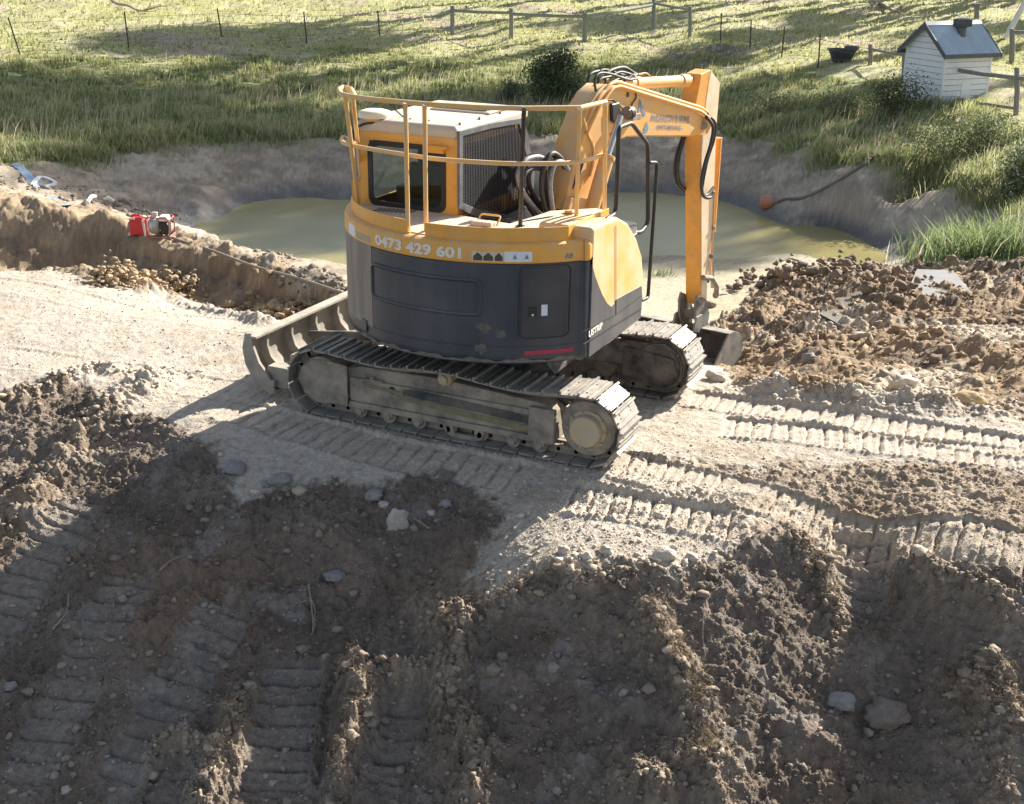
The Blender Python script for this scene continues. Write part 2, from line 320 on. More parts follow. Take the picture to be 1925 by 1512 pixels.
class MB:
    """collects simple solids, builds ONE mesh"""
    def __init__(s): s.v = []; s.f = []; s.m = []
    def add(s, V, F, mi=0, T=None):
        b = len(s.v)
        for p in V:
            p = Vector(p)
            if T is not None: p = T @ p
            s.v.append(tuple(p))
        for f in F: s.f.append([b+i for i in f]); s.m.append(mi)
        return s
    def box(s, lo, hi, T=None, mi=0):
        x0, y0, z0 = lo; x1, y1, z1 = hi
        V = [(x0,y0,z0),(x1,y0,z0),(x1,y1,z0),(x0,y1,z0),(x0,y0,z1),(x1,y0,z1),(x1,y1,z1),(x0,y1,z1)]
        return s.add(V, [(3,2,1,0),(4,5,6,7),(0,1,5,4),(1,2,6,5),(2,3,7,6),(3,0,4,7)], mi, T)
    def prism(s, pts, a, b, axis='z', T=None, mi=0):
        """pts 2D polygon; extrude a..b. axis z:(x,y) x:(y,z) y:(x,z) """
        def P(p, t):
            return {'z': (p[0], p[1], t), 'x': (t, p[0], p[1]), 'y': (p[0], t, p[1])}[axis]
        n = len(pts); V = [P(p, a) for p in pts]+[P(p, b) for p in pts]
        F = [tuple(range(n))[::-1], tuple(range(n, 2*n))]+[(i, (i+1) % n, n+(i+1) % n, n+i) for i in range(n)]
        return s.add(V, F, mi, T)
    def loft(s, rings, cap=True, closed=True, mi=0):
        n = len(rings[0]); V = [p for r in rings for p in r]; F = []
        for k in range(len(rings)-1):
            for i in range(n if closed else n-1):
                j = (i+1) % n; F.append((k*n+i, k*n+j, (k+1)*n+j, (k+1)*n+i))
        if cap: F += [tuple(range(n))[::-1], tuple(range((len(rings)-1)*n, len(rings)*n))]
        return s.add(V, F, mi)
    def tube(s, pts, r, n=8, mi=0, cap=True):
        P = [Vector(p) for p in pts]; rs = r if isinstance(r, (list, tuple)) else [r]*len(P)
        tang = []
        for i in range(len(P)):
            a = P[max(i-1, 0)]; b = P[min(i+1, len(P)-1)]; t = (b-a); tang.append(t.normalized() if t.length > 1e-9 else Vector((0, 0, 1)))
        up = Vector((0, 0, 1)) if abs(tang[0].z) < .9 else Vector((1, 0, 0))
        nrm = (up-tang[0]*up.dot(tang[0])).normalized(); rings = []
        for i, p in enumerate(P):
            nrm = (nrm-tang[i]*nrm.dot(tang[i])); nrm = nrm.normalized() if nrm.length > 1e-6 else tang[i].orthogonal().normalized()
            bn = tang[i].cross(nrm)
            rings.append([tuple(p+(nrm*math.cos(t)+bn*math.sin(t))*rs[i]) for t in [2*math.pi*k/n for k in range(n)]])
        return s.loft(rings, cap, True, mi)
    def cyl(s, a, b, r, n=20, r2=None, mi=0):
        return s.tube([a, b], [r, r if r2 is None else r2], n, mi)
    def lathe(s, prof, c, axis=(0, 0, 1), n=24, mi=0):
        ax = Vector(axis).normalized(); u = ax.orthogonal().normalized(); v = ax.cross(u); c = Vector(c)
        rings = [[tuple(c+ax*h+(u*math.cos(2*math.pi*k/n)+v*math.sin(2*math.pi*k/n))*max(r, 1e-4)) for k in range(n)] for r, h in prof]
        return s.loft(rings)
    def build(s, name, mat, parent=None, smooth=35, bevel=0, seg=2):
        me = bpy.data.meshes.new(name); me.from_pydata(s.v, [], s.f); me.validate(); me.update()
        bm = bmesh.new(); bm.from_mesh(me); bmesh.ops.recalc_face_normals(bm, faces=bm.faces); bm.to_mesh(me); bm.free()
        if isinstance(mat, (list, tuple)) and len(me.polygons) == len(s.m): me.polygons.foreach_set('material_index', s.m)
        if smooth:
            me.polygons.foreach_set('use_smooth', [True]*len(me.polygons)); me.set_sharp_from_angle(angle=R_(smooth))
        o = link(name, me, mat, parent)
        if bevel:
            m = o.modifiers.new('bevel', 'BEVEL'); m.width = bevel; m.segments = seg; m.limit_method = 'ANGLE'; m.angle_limit = R_(30); m.harden_normals = True
        return o
def arcpts(pts, r, n=5):
    """round the corners of a polyline"""
    P = [Vector(p) for p in pts]; out = [P[0]]
    for i in range(1, len(P)-1):
        a = (P[i-1]-P[i]); b = (P[i+1]-P[i]); la, lb = a.length, b.length; rr = min(r, la*.49, lb*.49)
        A_ = P[i]+a.normalized()*rr; B_ = P[i]+b.normalized()*rr
        for k in range(n+1):
            t = k/n; out.append((A_*(1-t)+P[i]*t)*(1-t)+(P[i]*(1-t)+B_*t)*t)
    out.append(P[-1]); return out
def spline(pts, n=8):
    P = [Vector(p) for p in pts]; P = [P[0]*2-P[1]]+P+[P[-1]*2-P[-2]]; out = []
    for i in range(1, len(P)-2):
        for k in range(n):
            t = k/n; a, b, c, d = P[i-1:i+3]
            out.append(.5*((2*b)+(c-a)*t+(2*a-5*b+4*c-d)*t*t+(3*b-a-3*c+d)*t**3))
    out.append(P[-2]); return out
# ------------------------------------------------------------------ materials
def _n(nt, t, **k):
    n = nt.nodes.new(t)
    for a, b in k.items(): setattr(n, a, b)
    return n
def mat(name, c1, c2=None, rough=.6, scale=6, spot=.5, bump=.0, bscale=60, metal=0, dust=0, dustc=(.50, .42, .32), dscale=3, streak=False, coat=0):
    m = bpy.data.materials.new(name); m.use_nodes = True; nt = m.node_tree; N = nt.nodes; L = nt.links
    b = N['Principled BSDF']; b.inputs['Roughness'].default_value = rough; b.inputs['Metallic'].default_value = metal
    if coat: b.inputs['Coat Weight'].default_value = coat; b.inputs['Coat Roughness'].default_value = .15
    tc = _n(nt, 'ShaderNodeTexCoord'); c2 = c2 or tuple(x*.75 for x in c1)
    no = _n(nt, 'ShaderNodeTexNoise'); no.inputs['Scale'].default_value = scale; no.inputs['Detail'].default_value = 6; no.inputs['Roughness'].default_value = .65
    mp = _n(nt, 'ShaderNodeMapping'); L.new(tc.outputs['Object'], mp.inputs[0]); L.new(mp.outputs[0], no.inputs[0])
    if streak: mp.inputs['Scale'].default_value = (1, 1, .12)
    rp = _n(nt, 'ShaderNodeValToRGB'); rp.color_ramp.elements[0].position = spot-.14; rp.color_ramp.elements[1].position = spot+.14
    rp.color_ramp.elements[0].color = (*c1, 1); rp.color_ramp.elements[1].color = (*c2, 1)
    L.new(no.outputs[0], rp.inputs[0]); out = rp.outputs[0]
    if dust:
        ge = _n(nt, 'ShaderNodeNewGeometry'); sp = _n(nt, 'ShaderNodeSeparateXYZ'); L.new(ge.outputs['Normal'], sp.inputs[0])
        mr = _n(nt, 'ShaderNodeMapRange'); mr.inputs[1].default_value = .1; mr.inputs[2].default_value = .9; mr.inputs[3].default_value = .25; mr.inputs[4].default_value = 1.0
        L.new(sp.outputs[2], mr.inputs[0])
        n2 = _n(nt, 'ShaderNodeTexNoise'); n2.inputs['Scale'].default_value = dscale; n2.inputs['Detail'].default_value = 8; n2.inputs['Roughness'].default_value = .7
        L.new(tc.outputs['Object'], n2.inputs[0])
        r2 = _n(nt, 'ShaderNodeMapRange'); r2.inputs[1].default_value = .35; r2.inputs[2].default_value = .65; L.new(n2.outputs[0], r2.inputs[0])
        mu = _n(nt, 'ShaderNodeMath', operation='MULTIPLY'); L.new(mr.outputs[0], mu.inputs[0]); L.new(r2.outputs[0], mu.inputs[1])
        m2 = _n(nt, 'ShaderNodeMath', operation='MULTIPLY'); m2.inputs[1].default_value = dust; m2.use_clamp = True; L.new(mu.outputs[0], m2.inputs[0])
        mx = _n(nt, 'ShaderNodeMix', data_type='RGBA'); L.new(m2.outputs[0], mx.inputs[0]); L.new(out, mx.inputs[6]); mx.inputs[7].default_value = (*dustc, 1)
        out = mx.outputs[2]
        r3 = _n(nt, 'ShaderNodeMapRange'); r3.inputs[3].default_value = rough; r3.inputs[4].default_value = .95; L.new(m2.outputs[0], r3.inputs[0]); L.new(r3.outputs[0], b.inputs['Roughness'])
    L.new(out, b.inputs['Base Color'])
    if bump:
        nb = _n(nt, 'ShaderNodeTexNoise'); nb.inputs['Scale'].default_value = bscale; nb.inputs['Detail'].default_value = 5; L.new(tc.outputs['Object'], nb.inputs[0])
        bu = _n(nt, 'ShaderNodeBump'); bu.inputs['Strength'].default_value = bump; bu.inputs['Distance'].default_value = .01
        L.new(nb.outputs[0], bu.inputs['Height']); L.new(bu.outputs[0], b.inputs['Normal'])
    return m
def vcmat(name, rough=.95, bump=.6, scales=(30, 120), dist=.02, transl=0, var=.25):
    m = bpy.data.materials.new(name); m.use_nodes = True; nt = m.node_tree; L = nt.links; b = nt.nodes['Principled BSDF']
    at = _n(nt, 'ShaderNodeAttribute'); at.attribute_name = 'Col'; b.inputs['Roughness'].default_value = rough
    tc = _n(nt, 'ShaderNodeTexCoord')
    if bump:
        n1 = _n(nt, 'ShaderNodeTexNoise'); n1.inputs['Scale'].default_value = scales[0]; n1.inputs['Detail'].default_value = 8; n1.inputs['Roughness'].default_value = .7; L.new(tc.outputs['Object'], n1.inputs[0])
        n2 = _n(nt, 'ShaderNodeTexVoronoi'); n2.inputs['Scale'].default_value = scales[1]; L.new(tc.outputs['Object'], n2.inputs[0])
        ad = _n(nt, 'ShaderNodeMath', operation='ADD'); L.new(n1.outputs[0], ad.inputs[0])
        mu = _n(nt, 'ShaderNodeMath', operation='MULTIPLY'); mu.inputs[1].default_value = -.35; L.new(n2.outputs[0], mu.inputs[0]); L.new(mu.outputs[0], ad.inputs[1])
        bu = _n(nt, 'ShaderNodeBump'); bu.inputs['Strength'].default_value = bump; bu.inputs['Distance'].default_value = dist
        L.new(ad.outputs[0], bu.inputs['Height']); L.new(bu.outputs[0], b.inputs['Normal'])
        mr = _n(nt, 'ShaderNodeMapRange'); mr.inputs[1].default_value = .3; mr.inputs[2].default_value = .7; mr.inputs[3].default_value = 1-var; mr.inputs[4].default_value = 1+var
        L.new(n1.outputs[0], mr.inputs[0])
        mx = _n(nt, 'ShaderNodeMix', data_type='RGBA', blend_type='MULTIPLY'); mx.inputs[0].default_value = 1
        L.new(at.outputs['Color'], mx.inputs[6]); L.new(mr.outputs[0], mx.inputs[7]); L.new(mx.outputs[2], b.inputs['Base Color'])
    else:
        L.new(at.outputs['Color'], b.inputs['Base Color'])
    if name == 'ground_soil':
        r = _n(nt, 'ShaderNodeMapRange'); r.inputs[3].default_value = .95; r.inputs[4].default_value = .35; L.new(at.outputs['Alpha'], r.inputs[0]); L.new(r.outputs[0], b.inputs['Roughness'])
    if transl:
        tr = _n(nt, 'ShaderNodeBsdfTranslucent'); L.new(at.outputs['Color'], tr.inputs[0]); ms = _n(nt, 'ShaderNodeMixShader'); ms.inputs[0].default_value = transl
        L.new(b.outputs[0], ms.inputs[1]); L.new(tr.outputs[0], ms.inputs[2]); L.new(ms.outputs[0], nt.nodes['Material Output'].inputs[0])
    return m
# ------------------------------------------------------------------ ground sheet (polar grid round the viewpoint's foot: finest in the near foreground)
a0 = math.atan2(_F[1], _F[0])
ang = np.concatenate([np.linspace(-180, -33, 28)[:-1], np.linspace(-33, -25, 40)[:-1], np.linspace(-25, 25, 1000), np.linspace(25, 33, 40)[1:], np.linspace(33, 180, 28)[1:]])
ang = a0-np.radians(ang)
rad = np.concatenate([[.5], np.arange(1.5, 6.5, .5), np.arange(6.5, 7.6, .04), np.arange(7.6, 13.2, .0115), np.arange(13.2, 19, .03), np.arange(19, 26, .06), np.arange(26, 40, .14), np.arange(40, 66, .4), np.geomspace(66, 420, 22)])
AA, RR = np.meshgrid(ang, rad); gx = (CO[0]+RR*np.cos(AA)).ravel(); gy = (CO[1]+RR*np.sin(AA)).ravel()
h0 = base(gx, gy); gz, gcol = detail(gx, gy, h0)
nr, na = AA.shape; I = np.arange(nr*na).reshape(nr, na)
Fq = np.stack([I[:-1, :-1], I[:-1, 1:], I[1:, 1:], I[1:, :-1]], -1).reshape(-1, 4)
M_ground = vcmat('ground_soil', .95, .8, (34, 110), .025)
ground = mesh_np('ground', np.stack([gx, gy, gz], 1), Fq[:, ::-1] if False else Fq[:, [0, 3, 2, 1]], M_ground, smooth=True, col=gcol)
tag(ground, kind='structure')
GX, GY, GZ, GN = gx, gy, gz, (nr, na)
# ------------------------------------------------------------------ pond water
wp = np.array([onz(a_, b_, -2.0) for a_, b_ in [(250,400),(400,372),(640,372),(1000,340),(1200,340),(1400,368),(1560,410),(1740,470),(1760,530),(1560,560),(1230,580),(900,600),(640,600),(300,520)]])
m = bpy.data.materials.new('pond_water'); m.use_nodes = True; nt = m.node_tree; b = nt.nodes['Principled BSDF']
tc = _n(nt, 'ShaderNodeTexCoord'); no = _n(nt, 'ShaderNodeTexNoise'); no.inputs['Scale'].default_value = .35; no.inputs['Detail'].default_value = 7
nt.links.new(tc.outputs['Object'], no.inputs[0]); rp = _n(nt, 'ShaderNodeValToRGB'); rp.color_ramp.elements[0].position = .38; rp.color_ramp.elements[1].position = .62
rp.color_ramp.elements[0].color = (.26, .23, .095, 1); rp.color_ramp.elements[1].color = (.34, .30, .14, 1)
nt.links.new(no.outputs[0], rp.inputs[0]); nt.links.new(rp.outputs[0], b.inputs['Base Color']); b.inputs['Roughness'].default_value = .26; b.inputs['Specular IOR Level'].default_value = .22; b.inputs['IOR'].default_value = 1.33
n2 = _n(nt, 'ShaderNodeTexNoise'); n2.inputs['Scale'].default_value = 6; n2.inputs['Detail'].default_value = 3; nt.links.new(tc.outputs['Object'], n2.inputs[0])
bu = _n(nt, 'ShaderNodeBump'); bu.inputs['Strength'].default_value = .12; bu.inputs['Distance'].default_value = .02; nt.links.new(n2.outputs[0], bu.inputs['Height']); nt.links.new(bu.outputs[0], b.inputs['Normal'])
mb = MB(); mb.add([(p[0], p[1], -2.0) for p in wp], [tuple(range(len(wp)))])
tag(mb.build('pond_water', m, smooth=0), kind='structure')
# ================================================================== EXCAVATOR
YEL = (.80, .385, .045); DUSTY = (.62, .50, .36)
M_yel = mat('yellow_paint', YEL, (.66, .34, .07), .42, 5, .55, .05, 90, dust=.65, dustc=(.66, .54, .40), dscale=4)
M_yeldust = mat('dusty_yellow_paint', (.74, .42, .11), (.68, .50, .28), .6, 3, .5, .08, 70, dust=.9, dustc=(.68, .58, .45), dscale=3)
M_dark = mat('charcoal_paint', (.022, .033, .054), (.060, .068, .084), .36, 2.2, .55, .06, 60, dust=.35, dustc=(.34, .29, .24), dscale=2.5, streak=True)
M_darkside = mat('charcoal_side_paint', (.040, .050, .070), (.10, .105, .115), .33, 2.5, .5, .06, 60, dust=.5, dustc=(.40, .35, .29), dscale=3, streak=True)
M_black = mat('black_paint', (.018, .018, .020), (.03, .028, .026), .5, 8, .5)
M_rubber = mat('black_rubber', (.02, .02, .022), (.045, .042, .04), .55, 20, .5)
M_steel = mat('worn_track_steel', (.19, .185, .18), (.34, .32, .29), .45, 9, .5, .25, 70, metal=.3, dust=.65, dustc=(.46, .40, .32), dscale=6)
M_frame = mat('muddy_frame', (.17, .15, .13), (.37, .32, .26), .85, 5, .5, .5, 40, dust=.8, dustc=(.42, .35, .27), dscale=5)
M_frame2 = mat('dark_frame', (.035, .037, .042), (.15, .13, .11), .75, 5, .52, .4, 40, dust=.5, dustc=(.38, .32, .25), dscale=5)
M_green = mat('worn_yellow_green_paint', (.25, .235, .11), (.17, .15, .11), .8, 14, .5, .3, 60)
M_hub = mat('hub_cover', (.50, .40, .24), (.42, .36, .28), .8, 9, .5, .3, 60)
M_chrome = mat('chrome_rod', (.62, .63, .65), (.5, .5, .52), .22, 4, .5, metal=.9)
M_orange = mat('worn_orange_paint', (.72, .33, .05), (.42, .22, .09), .5, 5, .62, .15, 50, dust=.3, dscale=5)
M_stick = mat('muddy_stick_paint', (.76, .33, .035), (.55, .28, .08), .55, 7, .56, .15, 50, dust=.35, dscale=5, dustc=(.62, .46, .28))
M_deck = mat('dusty_deck', (.62, .52, .40), (.46, .40, .33), .85, 7, .5, .25, 60)
M_white = mat('white_lettering', (.80, .78, .72), (.62, .58, .50), .6, 30, .6)
M_stk = mat('white_sticker', (.62, .70, .80), (.72, .75, .78), .5, 12, .5)
M_red = mat('red_reflector', (.50, .03, .08), (.34, .03, .06), .4, 30, .5)
M_buck = mat('grey_bucket_steel', (.13, .135, .14), (.24, .22, .20), .55, 5, .5, .35, 50, metal=.3, dust=.7, dustc=(.44, .38, .31), dscale=5)
M_letter = mat('grey_blue_lettering', (.16, .20, .27), (.26, .27, .30), .6, 30, .6)
M_glass = bpy.data.materials.new('tinted_glass'); M_glass.use_nodes = True
_nt = M_glass.node_tree; _p = _nt.nodes['Principled BSDF']; _t = _n(_nt, 'ShaderNodeBsdfTransparent'); _t.inputs[0].default_value = (.82, .88, .80, 1)
_g = _n(_nt, 'ShaderNodeBsdfGlossy'); _g.inputs['Roughness'].default_value = .04; _f = _n(_nt, 'ShaderNodeFresnel'); _f.inputs[0].default_value = 1.5
_m = _n(_nt, 'ShaderNodeMixShader'); _nt.links.new(_f.outputs[0], _m.inputs[0]); _nt.links.new(_t.outputs[0], _m.inputs[1]); _nt.links.new(_g.outputs[0], _m.inputs[2])
_nt.links.new(_m.outputs[0], _nt.nodes['Material Output'].inputs[0])

EX = thing('excavator', 'large yellow and charcoal tracked excavator with handrail round its rear deck', 'excavator', (0, 0, 0))
IDX, SPX, RT = -1.42, 1.40, .315
def track(side):
    yc = side*.99; y0, y1 = yc-.25, yc+.25; out = -1 if side < 0 else 1
    cz = RT+.035
    # centre line of the plates
    path = []
    for k in range(41):
        x = IDX+(SPX-IDX)*k/40; path.append((x, .035))
    for k in range(1, 24): a = -math.pi/2+math.pi*k/24; path.append((SPX+RT*math.cos(a), cz+RT*math.sin(a)))
    for k in range(41):
        t = k/40; x = SPX+(IDX-SPX)*t
        sag = .045*(math.sin(math.pi*min(t/.52, 1))**2 if t < .52 else math.sin(math.pi*(t-.52)/.48)**2)
        path.append((x, cz+RT-sag))
    for k in range(1, 24): a = math.pi/2+math.pi*k/24; path.append((IDX+RT*math.cos(a), cz+RT*math.sin(a)))
    P = np.array(path+[path[0]]); sl_ = np.hypot(*np.diff(P, axis=0).T); cs = np.append(0, np.cumsum(sl_)); tot = cs[-1]; N = 44
    mb = MB(); ch = MB()
    for i in range(N):
        def at(s): s %= tot; return np.array([np.interp(s, cs, P[:, 0]), np.interp(s, cs, P[:, 1])])
        s0 = tot*i/N; c = at(s0); e = at(s0+.05)-at(s0-.05); e /= np.hypot(*e); nrm = np.array([e[1], -e[0]])  # outward
        T = Matrix(((e[0], 0, nrm[0], c[0]), (0, 1, 0, 0), (e[1], 0, nrm[1], c[1]), (0, 0, 0, 1)))
        h = tot/N*.5-.004
        # plate with clipped corners
        pl = [(-h, y0+.02), (-h+.03, y0), (h-.035, y0), (h, y0+.02), (h, y1-.02), (h-.035, y1), (-h+.03, y1), (-h, y1-.02)]
        mb.prism(pl, 0, .016, 'z', T)
        mb.box((h-.028, y0+.004, .014), (h-.008, y1-.004, .044), T)
        mb.box((-h+.055, y0+.02, .014), (-h+.067, y1-.02, .030), T)
        mb.box((-h+.008, y0+.01, .014), (-h+.02, y1-.01, .026), T)
        for yy in (yc-.06, yc+.06):
            ch.box((-h+.003, yy-.02, -.075), (h+.012, yy+.02, -.001), T)
        ch.cyl(T @ Vector((h, yc-.08, -.04)), T @ Vector((h, yc+.08, -.04)), .02, 8)
        for by in (yc-.12, yc+.12):
            for bx in (-.012, .03): mb.box((bx-.009, by-.009, .012), (bx+.009, by+.009, .022), T)
    b = mb.build('track_shoes', M_steel, EX, smooth=0)
    ch.build('track_chain', M_frame, b, smooth=30)
    # frame
    fo = yc+out*.165; fi = yc-out*.17; lo, hi = min(fo, fi), max(fo, fi)
    mb = MB(); prof = [(-1.12, .14), (-1.16, .5), (-.98, .545), (-.25, .56), (.1, .55), (.95, .50), (1.06, .43), (1.08, .16), (.9, .12), (-.95, .12)]
    mb.prism(prof, lo+.05, hi-.05, 'y')
    q = hi-.0 if out > 0 else lo
    def ob(x0, x1, z0, z1, t, mb=mb):
        a, c = sorted((yc+out*.115, yc+out*(.115+t))); mb.box((x0, a, z0), (x1, c, z1))
    ob(-1.1, 1.05, .13, .19, .055); ob(-1.1, 1.0, .19, .43, .03); ob(.82, 1.08, .14, .47, .06)
    mb.cyl((IDX+.02, yc-.17, cz), (IDX+.02, yc+.17, cz), .245, 32)
    fr = mb.build('track_frame', M_frame, EX, bevel=.012)
    mb = MB(); gy = sorted((yc+out*.17, yc+out*.185))
    mb.prism([(-1.66, .34), (-1.62, .47), (-1.5, .55), (-1.35, .575), (-1.1, .55), (-1.1, .14), (-1.45, .13), (-1.6, .2)], gy[0], gy[1], 'y')
    mb.build('idler_guard', M_frame, fr, bevel=.006)
    mb = MB(); gy = sorted((yc+out*.146, yc+out*.150))
    if out < 0:
        mb.prism([(-.62, .30), (-.62, .335), (.9, .27), (.9, .215), (.2, .24)], gy[0]-.003, gy[1]-.003, 'y')
        mb.prism([(-.95, .36), (-.95, .40), (-.45, .375), (-.45, .345)], gy[0]-.003, gy[1]-.003, 'y')
        mb.build('paint_stripe', M_green, fr, smooth=0)
        mb = MB(); mb.prism([(-.5, .345), (-.5, .40), (-.38, .425), (.85, .37), (.85, .29)], gy[0]-.004, gy[1]-.004, 'y'); mb.build('dark_stripe', M_frame2, fr, smooth=0)
        mb = MB(); mb.cyl((-.62, yc-.15, .375), (-.62, yc-.12, .375), .035, 14); mb.build('grease_hole', M_black, fr)
        mb = MB(); mb.box((-.92, yc-.175, .43), (-.72, yc-.12, .452)); mb.cyl((-.84, yc-.165, .46), (-.84, yc-.12, .46), .02, 10); mb.build('step_bracket', M_frame, fr, bevel=.004)
    for x in (-.98, -.66, -.33, .0, .33, .66, .93):
        mb = MB(); mb.lathe([(.001, -.15), (.075, -.15), (.075, -.11), (.055, -.09), (.055, .09), (.075, .11), (.075, .15), (.001, .15)], (x, yc, .105), (0, 1, 0), 16)
        a, c = sorted((yc+out*.13, yc+out*.175)); mb.box((x-.055, a, .10), (x+.055, c, .155)); mb.cyl((x, yc+out*.15, .105), (x, yc+out*.19, .105), .035, 10)
        mb.build('track_roller', M_frame, fr, bevel=.004, seg=1)
    mb = MB(); mb.prism([(-.02, .14), (.0, .05), (.06, .03), (.30, .03), (.36, .06), (.38, .14), (.32, .14), (.29, .075), (.07, .075), (.05, .14)], *sorted((yc+out*.15, yc+out*.19)), 'y')
    mb.build('chain_guard', M_frame, fr, bevel=.004)
    mb = MB(); mb.lathe([(.001, -.17), (.06, -.17), (.075, -.15), (.075, .15), (.06, .17), (.001, .17)], (-.05, yc, .585), (0, 1, 0), 18)
    mb.cyl((-.05, yc+out*.17, .585), (-.05, yc+out*.2, .585), .045, 14); mb.build('carrier_roller', M_hub if out < 0 else M_frame, fr, bevel=.004)
    # sprocket
    mb = MB(); mb.lathe([(.001, -.16), (.255, -.15), (.27, -.12), (.27, .12), (.255, .15), (.001, .16)], (SPX, yc, cz), (0, 1, 0), 36)
    for k in range(21):
        a = 2*math.pi*k/21; mb.box((-.018, -.045, .25), (.018, .045, .302), Matrix.Translation((SPX, yc, cz)) @ Matrix.Rotation(a, 4, 'Y'))
    sp = mb.build('sprocket', M_frame, EX, bevel=.005)
    mb = MB(); o1 = yc+out*.15; mb.lathe([(.185, 0), (.18, .02), (.15, .03), (.148, .085), (.14, .1), (.001, .105)], (SPX, o1, cz), (0, out, 0), 32)
    for k in range(10):
        a = 2*math.pi*k/10; mb.cyl((SPX+.178*math.cos(a), o1+out*.03, cz+.178*math.sin(a)), (SPX+.178*math.cos(a), o1+out*.05, cz+.178*math.sin(a)), .012, 6)
    hb = mb.build('hub_cover', M_hub, sp, bevel=.002, seg=1)
    if out > 0:   # inner side of the far drive: motor guard seen from the camera
        mb = MB(); y_ = yc-.17
        mb.lathe([(.001, 0), (.20, 0), (.235, -.01), (.25, -.03), (.25, -.05), (.23, -.05), (.22, -.025), (.001, -.02)], (SPX+.0, y_, cz), (0, 1, 0), 36)
        mb.box((SPX-.45, y_-.03, .15), (SPX-.02, y_+.06, .58)); mb.prism([(SPX-.4, .52), (SPX-.4, .2), (SPX+.05, .16), (SPX+.2, .3), (SPX+.15, .45)], y_-.055, y_-.03, 'y')
        mb.build('motor_guard', M_frame2, EX, bevel=.01)
track(-1); track(1)
# carbody
mb = MB(); mb.prism([(-.62, -.55), (-.35, -.7), (.35, -.7), (.62, -.55), (.62, .55), (.35, .7), (-.35, .7), (-.62, .55)], .40, .74)
for sx in (-1, 1):
    for sy in (-1, 1):
        mb.loft([[(sx*.25, sy*.45, .42), (sx*.62, sy*.45, .42), (sx*.62, sy*.45, .74), (sx*.25, sy*.45, .74)], [(sx*.62, sy*.86, .28), (sx*1.12, sy*.86, .28), (sx*1.12, sy*.86, .52), (sx*.62, sy*.86, .52)]])
cbd = mb.build('carbody', M_frame2, EX, bevel=.02)
mb = MB(); mb.cyl((0, 0, .74), (0, 0, .93), .58, 40); mb.cyl((0, 0, .78), (0, 0, .82), .64, 40); mb.build('swing_bearing', M_frame2, EX, bevel=.006)
# blade
M_blade = mat('dusty_blade', (.34, .315, .28), (.22, .20, .18), .85, 6, .5, .3, 50, dust=.9, dustc=(.55, .48, .38), dscale=4)
YN, YF = -.98, 1.32
mb = MB(); prof = [(-2.20, .08), (-2.34, .16), (-2.42, .30), (-2.44, .46), (-2.40, .60), (-2.385, .595), (-2.42, .46), (-2.40, .31), (-2.325, .18), (-2.19, .10)]
mb.prism(prof, YN, YF, 'y'); mb.box((-2.41, YN, .590), (-2.29, YF, .612)); bl = mb.build('dozer_blade', M_blade, EX, smooth=50)
mb = MB(); mb.prism([(-2.13, .04), (-2.15, .03), (-2.28, .09), (-2.27, .12)], YN, YF, 'y'); mb.build('cutting_edge', M_frame, bl)
for y in (YN+.02, -.72, -.28, .18, .62, 1.0, YF-.02):
    e_ = abs(y-YN) < .05 or abs(y-YF) < .05
    mb = MB(); mb.prism([(-2.20, .10), (-2.33, .18), (-2.41, .31), (-2.43, .46), (-2.40, .585), (-2.33, .585), (-2.34, .45), (-2.30, .33), (-2.20, .24), (-2.08, .20), (-2.06, .11)] if not e_ else
                       [(-2.13, .03), (-2.22, .06), (-2.36, .15), (-2.45, .30), (-2.475, .47), (-2.43, .63), (-2.36, .64), (-2.34, .50), (-2.28, .34), (-2.16, .20), (-2.10, .06)], y-.018, y+.018, 'y'); mb.build('blade_rib', M_blade, bl, bevel=.003)
mb = MB(); mb.box((-2.22, YN+.06, .08), (-1.98, YN+.24, .30)); mb.build('blade_corner_box', M_blade, bl, bevel=.012)
mb = MB(); mb.box((-2.24, YN, .10), (-2.10, YF, .17)); mb.build('blade_tube', M_blade, bl, bevel=.01)
for y in (-.42, .42):
    mb = MB(); mb.loft([[(-2.25, y-.06, .14), (-2.25, y+.06, .14), (-2.25, y+.06, .28), (-2.25, y-.06, .28)], [(-.55, y-.08, .42), (-.55, y+.08, .42), (-.55, y+.08, .62), (-.55, y-.08, .62)]]); mb.build('blade_arm', M_frame, bl, bevel=.01)
mb = MB(); mb.cyl((-2.3, 0, .36), (-1.4, 0, .48), .05, 16); mb.cyl((-1.4, 0, .48), (-.5, 0, .62), .085, 16); mb.build('blade_cylinder', M_frame2, bl)

# ---------------------------------------------------------------- upper body
RB = 1.525
def footprint(ins=0.0, n=56):
    r = RB-ins; P = []
    a0_, a1_ = math.radians(-163), math.radians(-38.6)
    for k in range(n+1):
        a = a0_+(a1_-a0_)*k/n; P.append((r*math.cos(a), r*math.sin(a)))
    c = (1.262-.06, -.895); P2 = []
    for k in range(7):
        a = R_(-48+48*k/6); P2.append((c[0]+max(.06-ins, .001)*math.cos(a), c[1]+max(.06-ins, .001)*math.sin(a)))
    P += P2
    P += [(1.262-ins, .3), (1.1, .72-ins), (.7, .85-ins), (-1.0, .85-ins), (-1.38+ins, .5), (-1.46+ins, -.1)]
    return P
def footband(ins=0.0):
    P = footprint(ins); k = len(P)-6; P = P[:k]; nt_ = [tuple(onz(u, v, 2.012)[:2]) for u, v in [(1142,394),(1120,390),(1035,396),(1000,408),(958,420),(862,404)]]
    return P+[(1.262-ins, -.35), (1.14, -.05)]+nt_+[(-1.0, -.45), (-1.30, -.2), (-1.44, -.2)]
def rings(mb, spec): mb.loft([[(x, y, z) for x, y in footprint(i)] for i, z in spec])
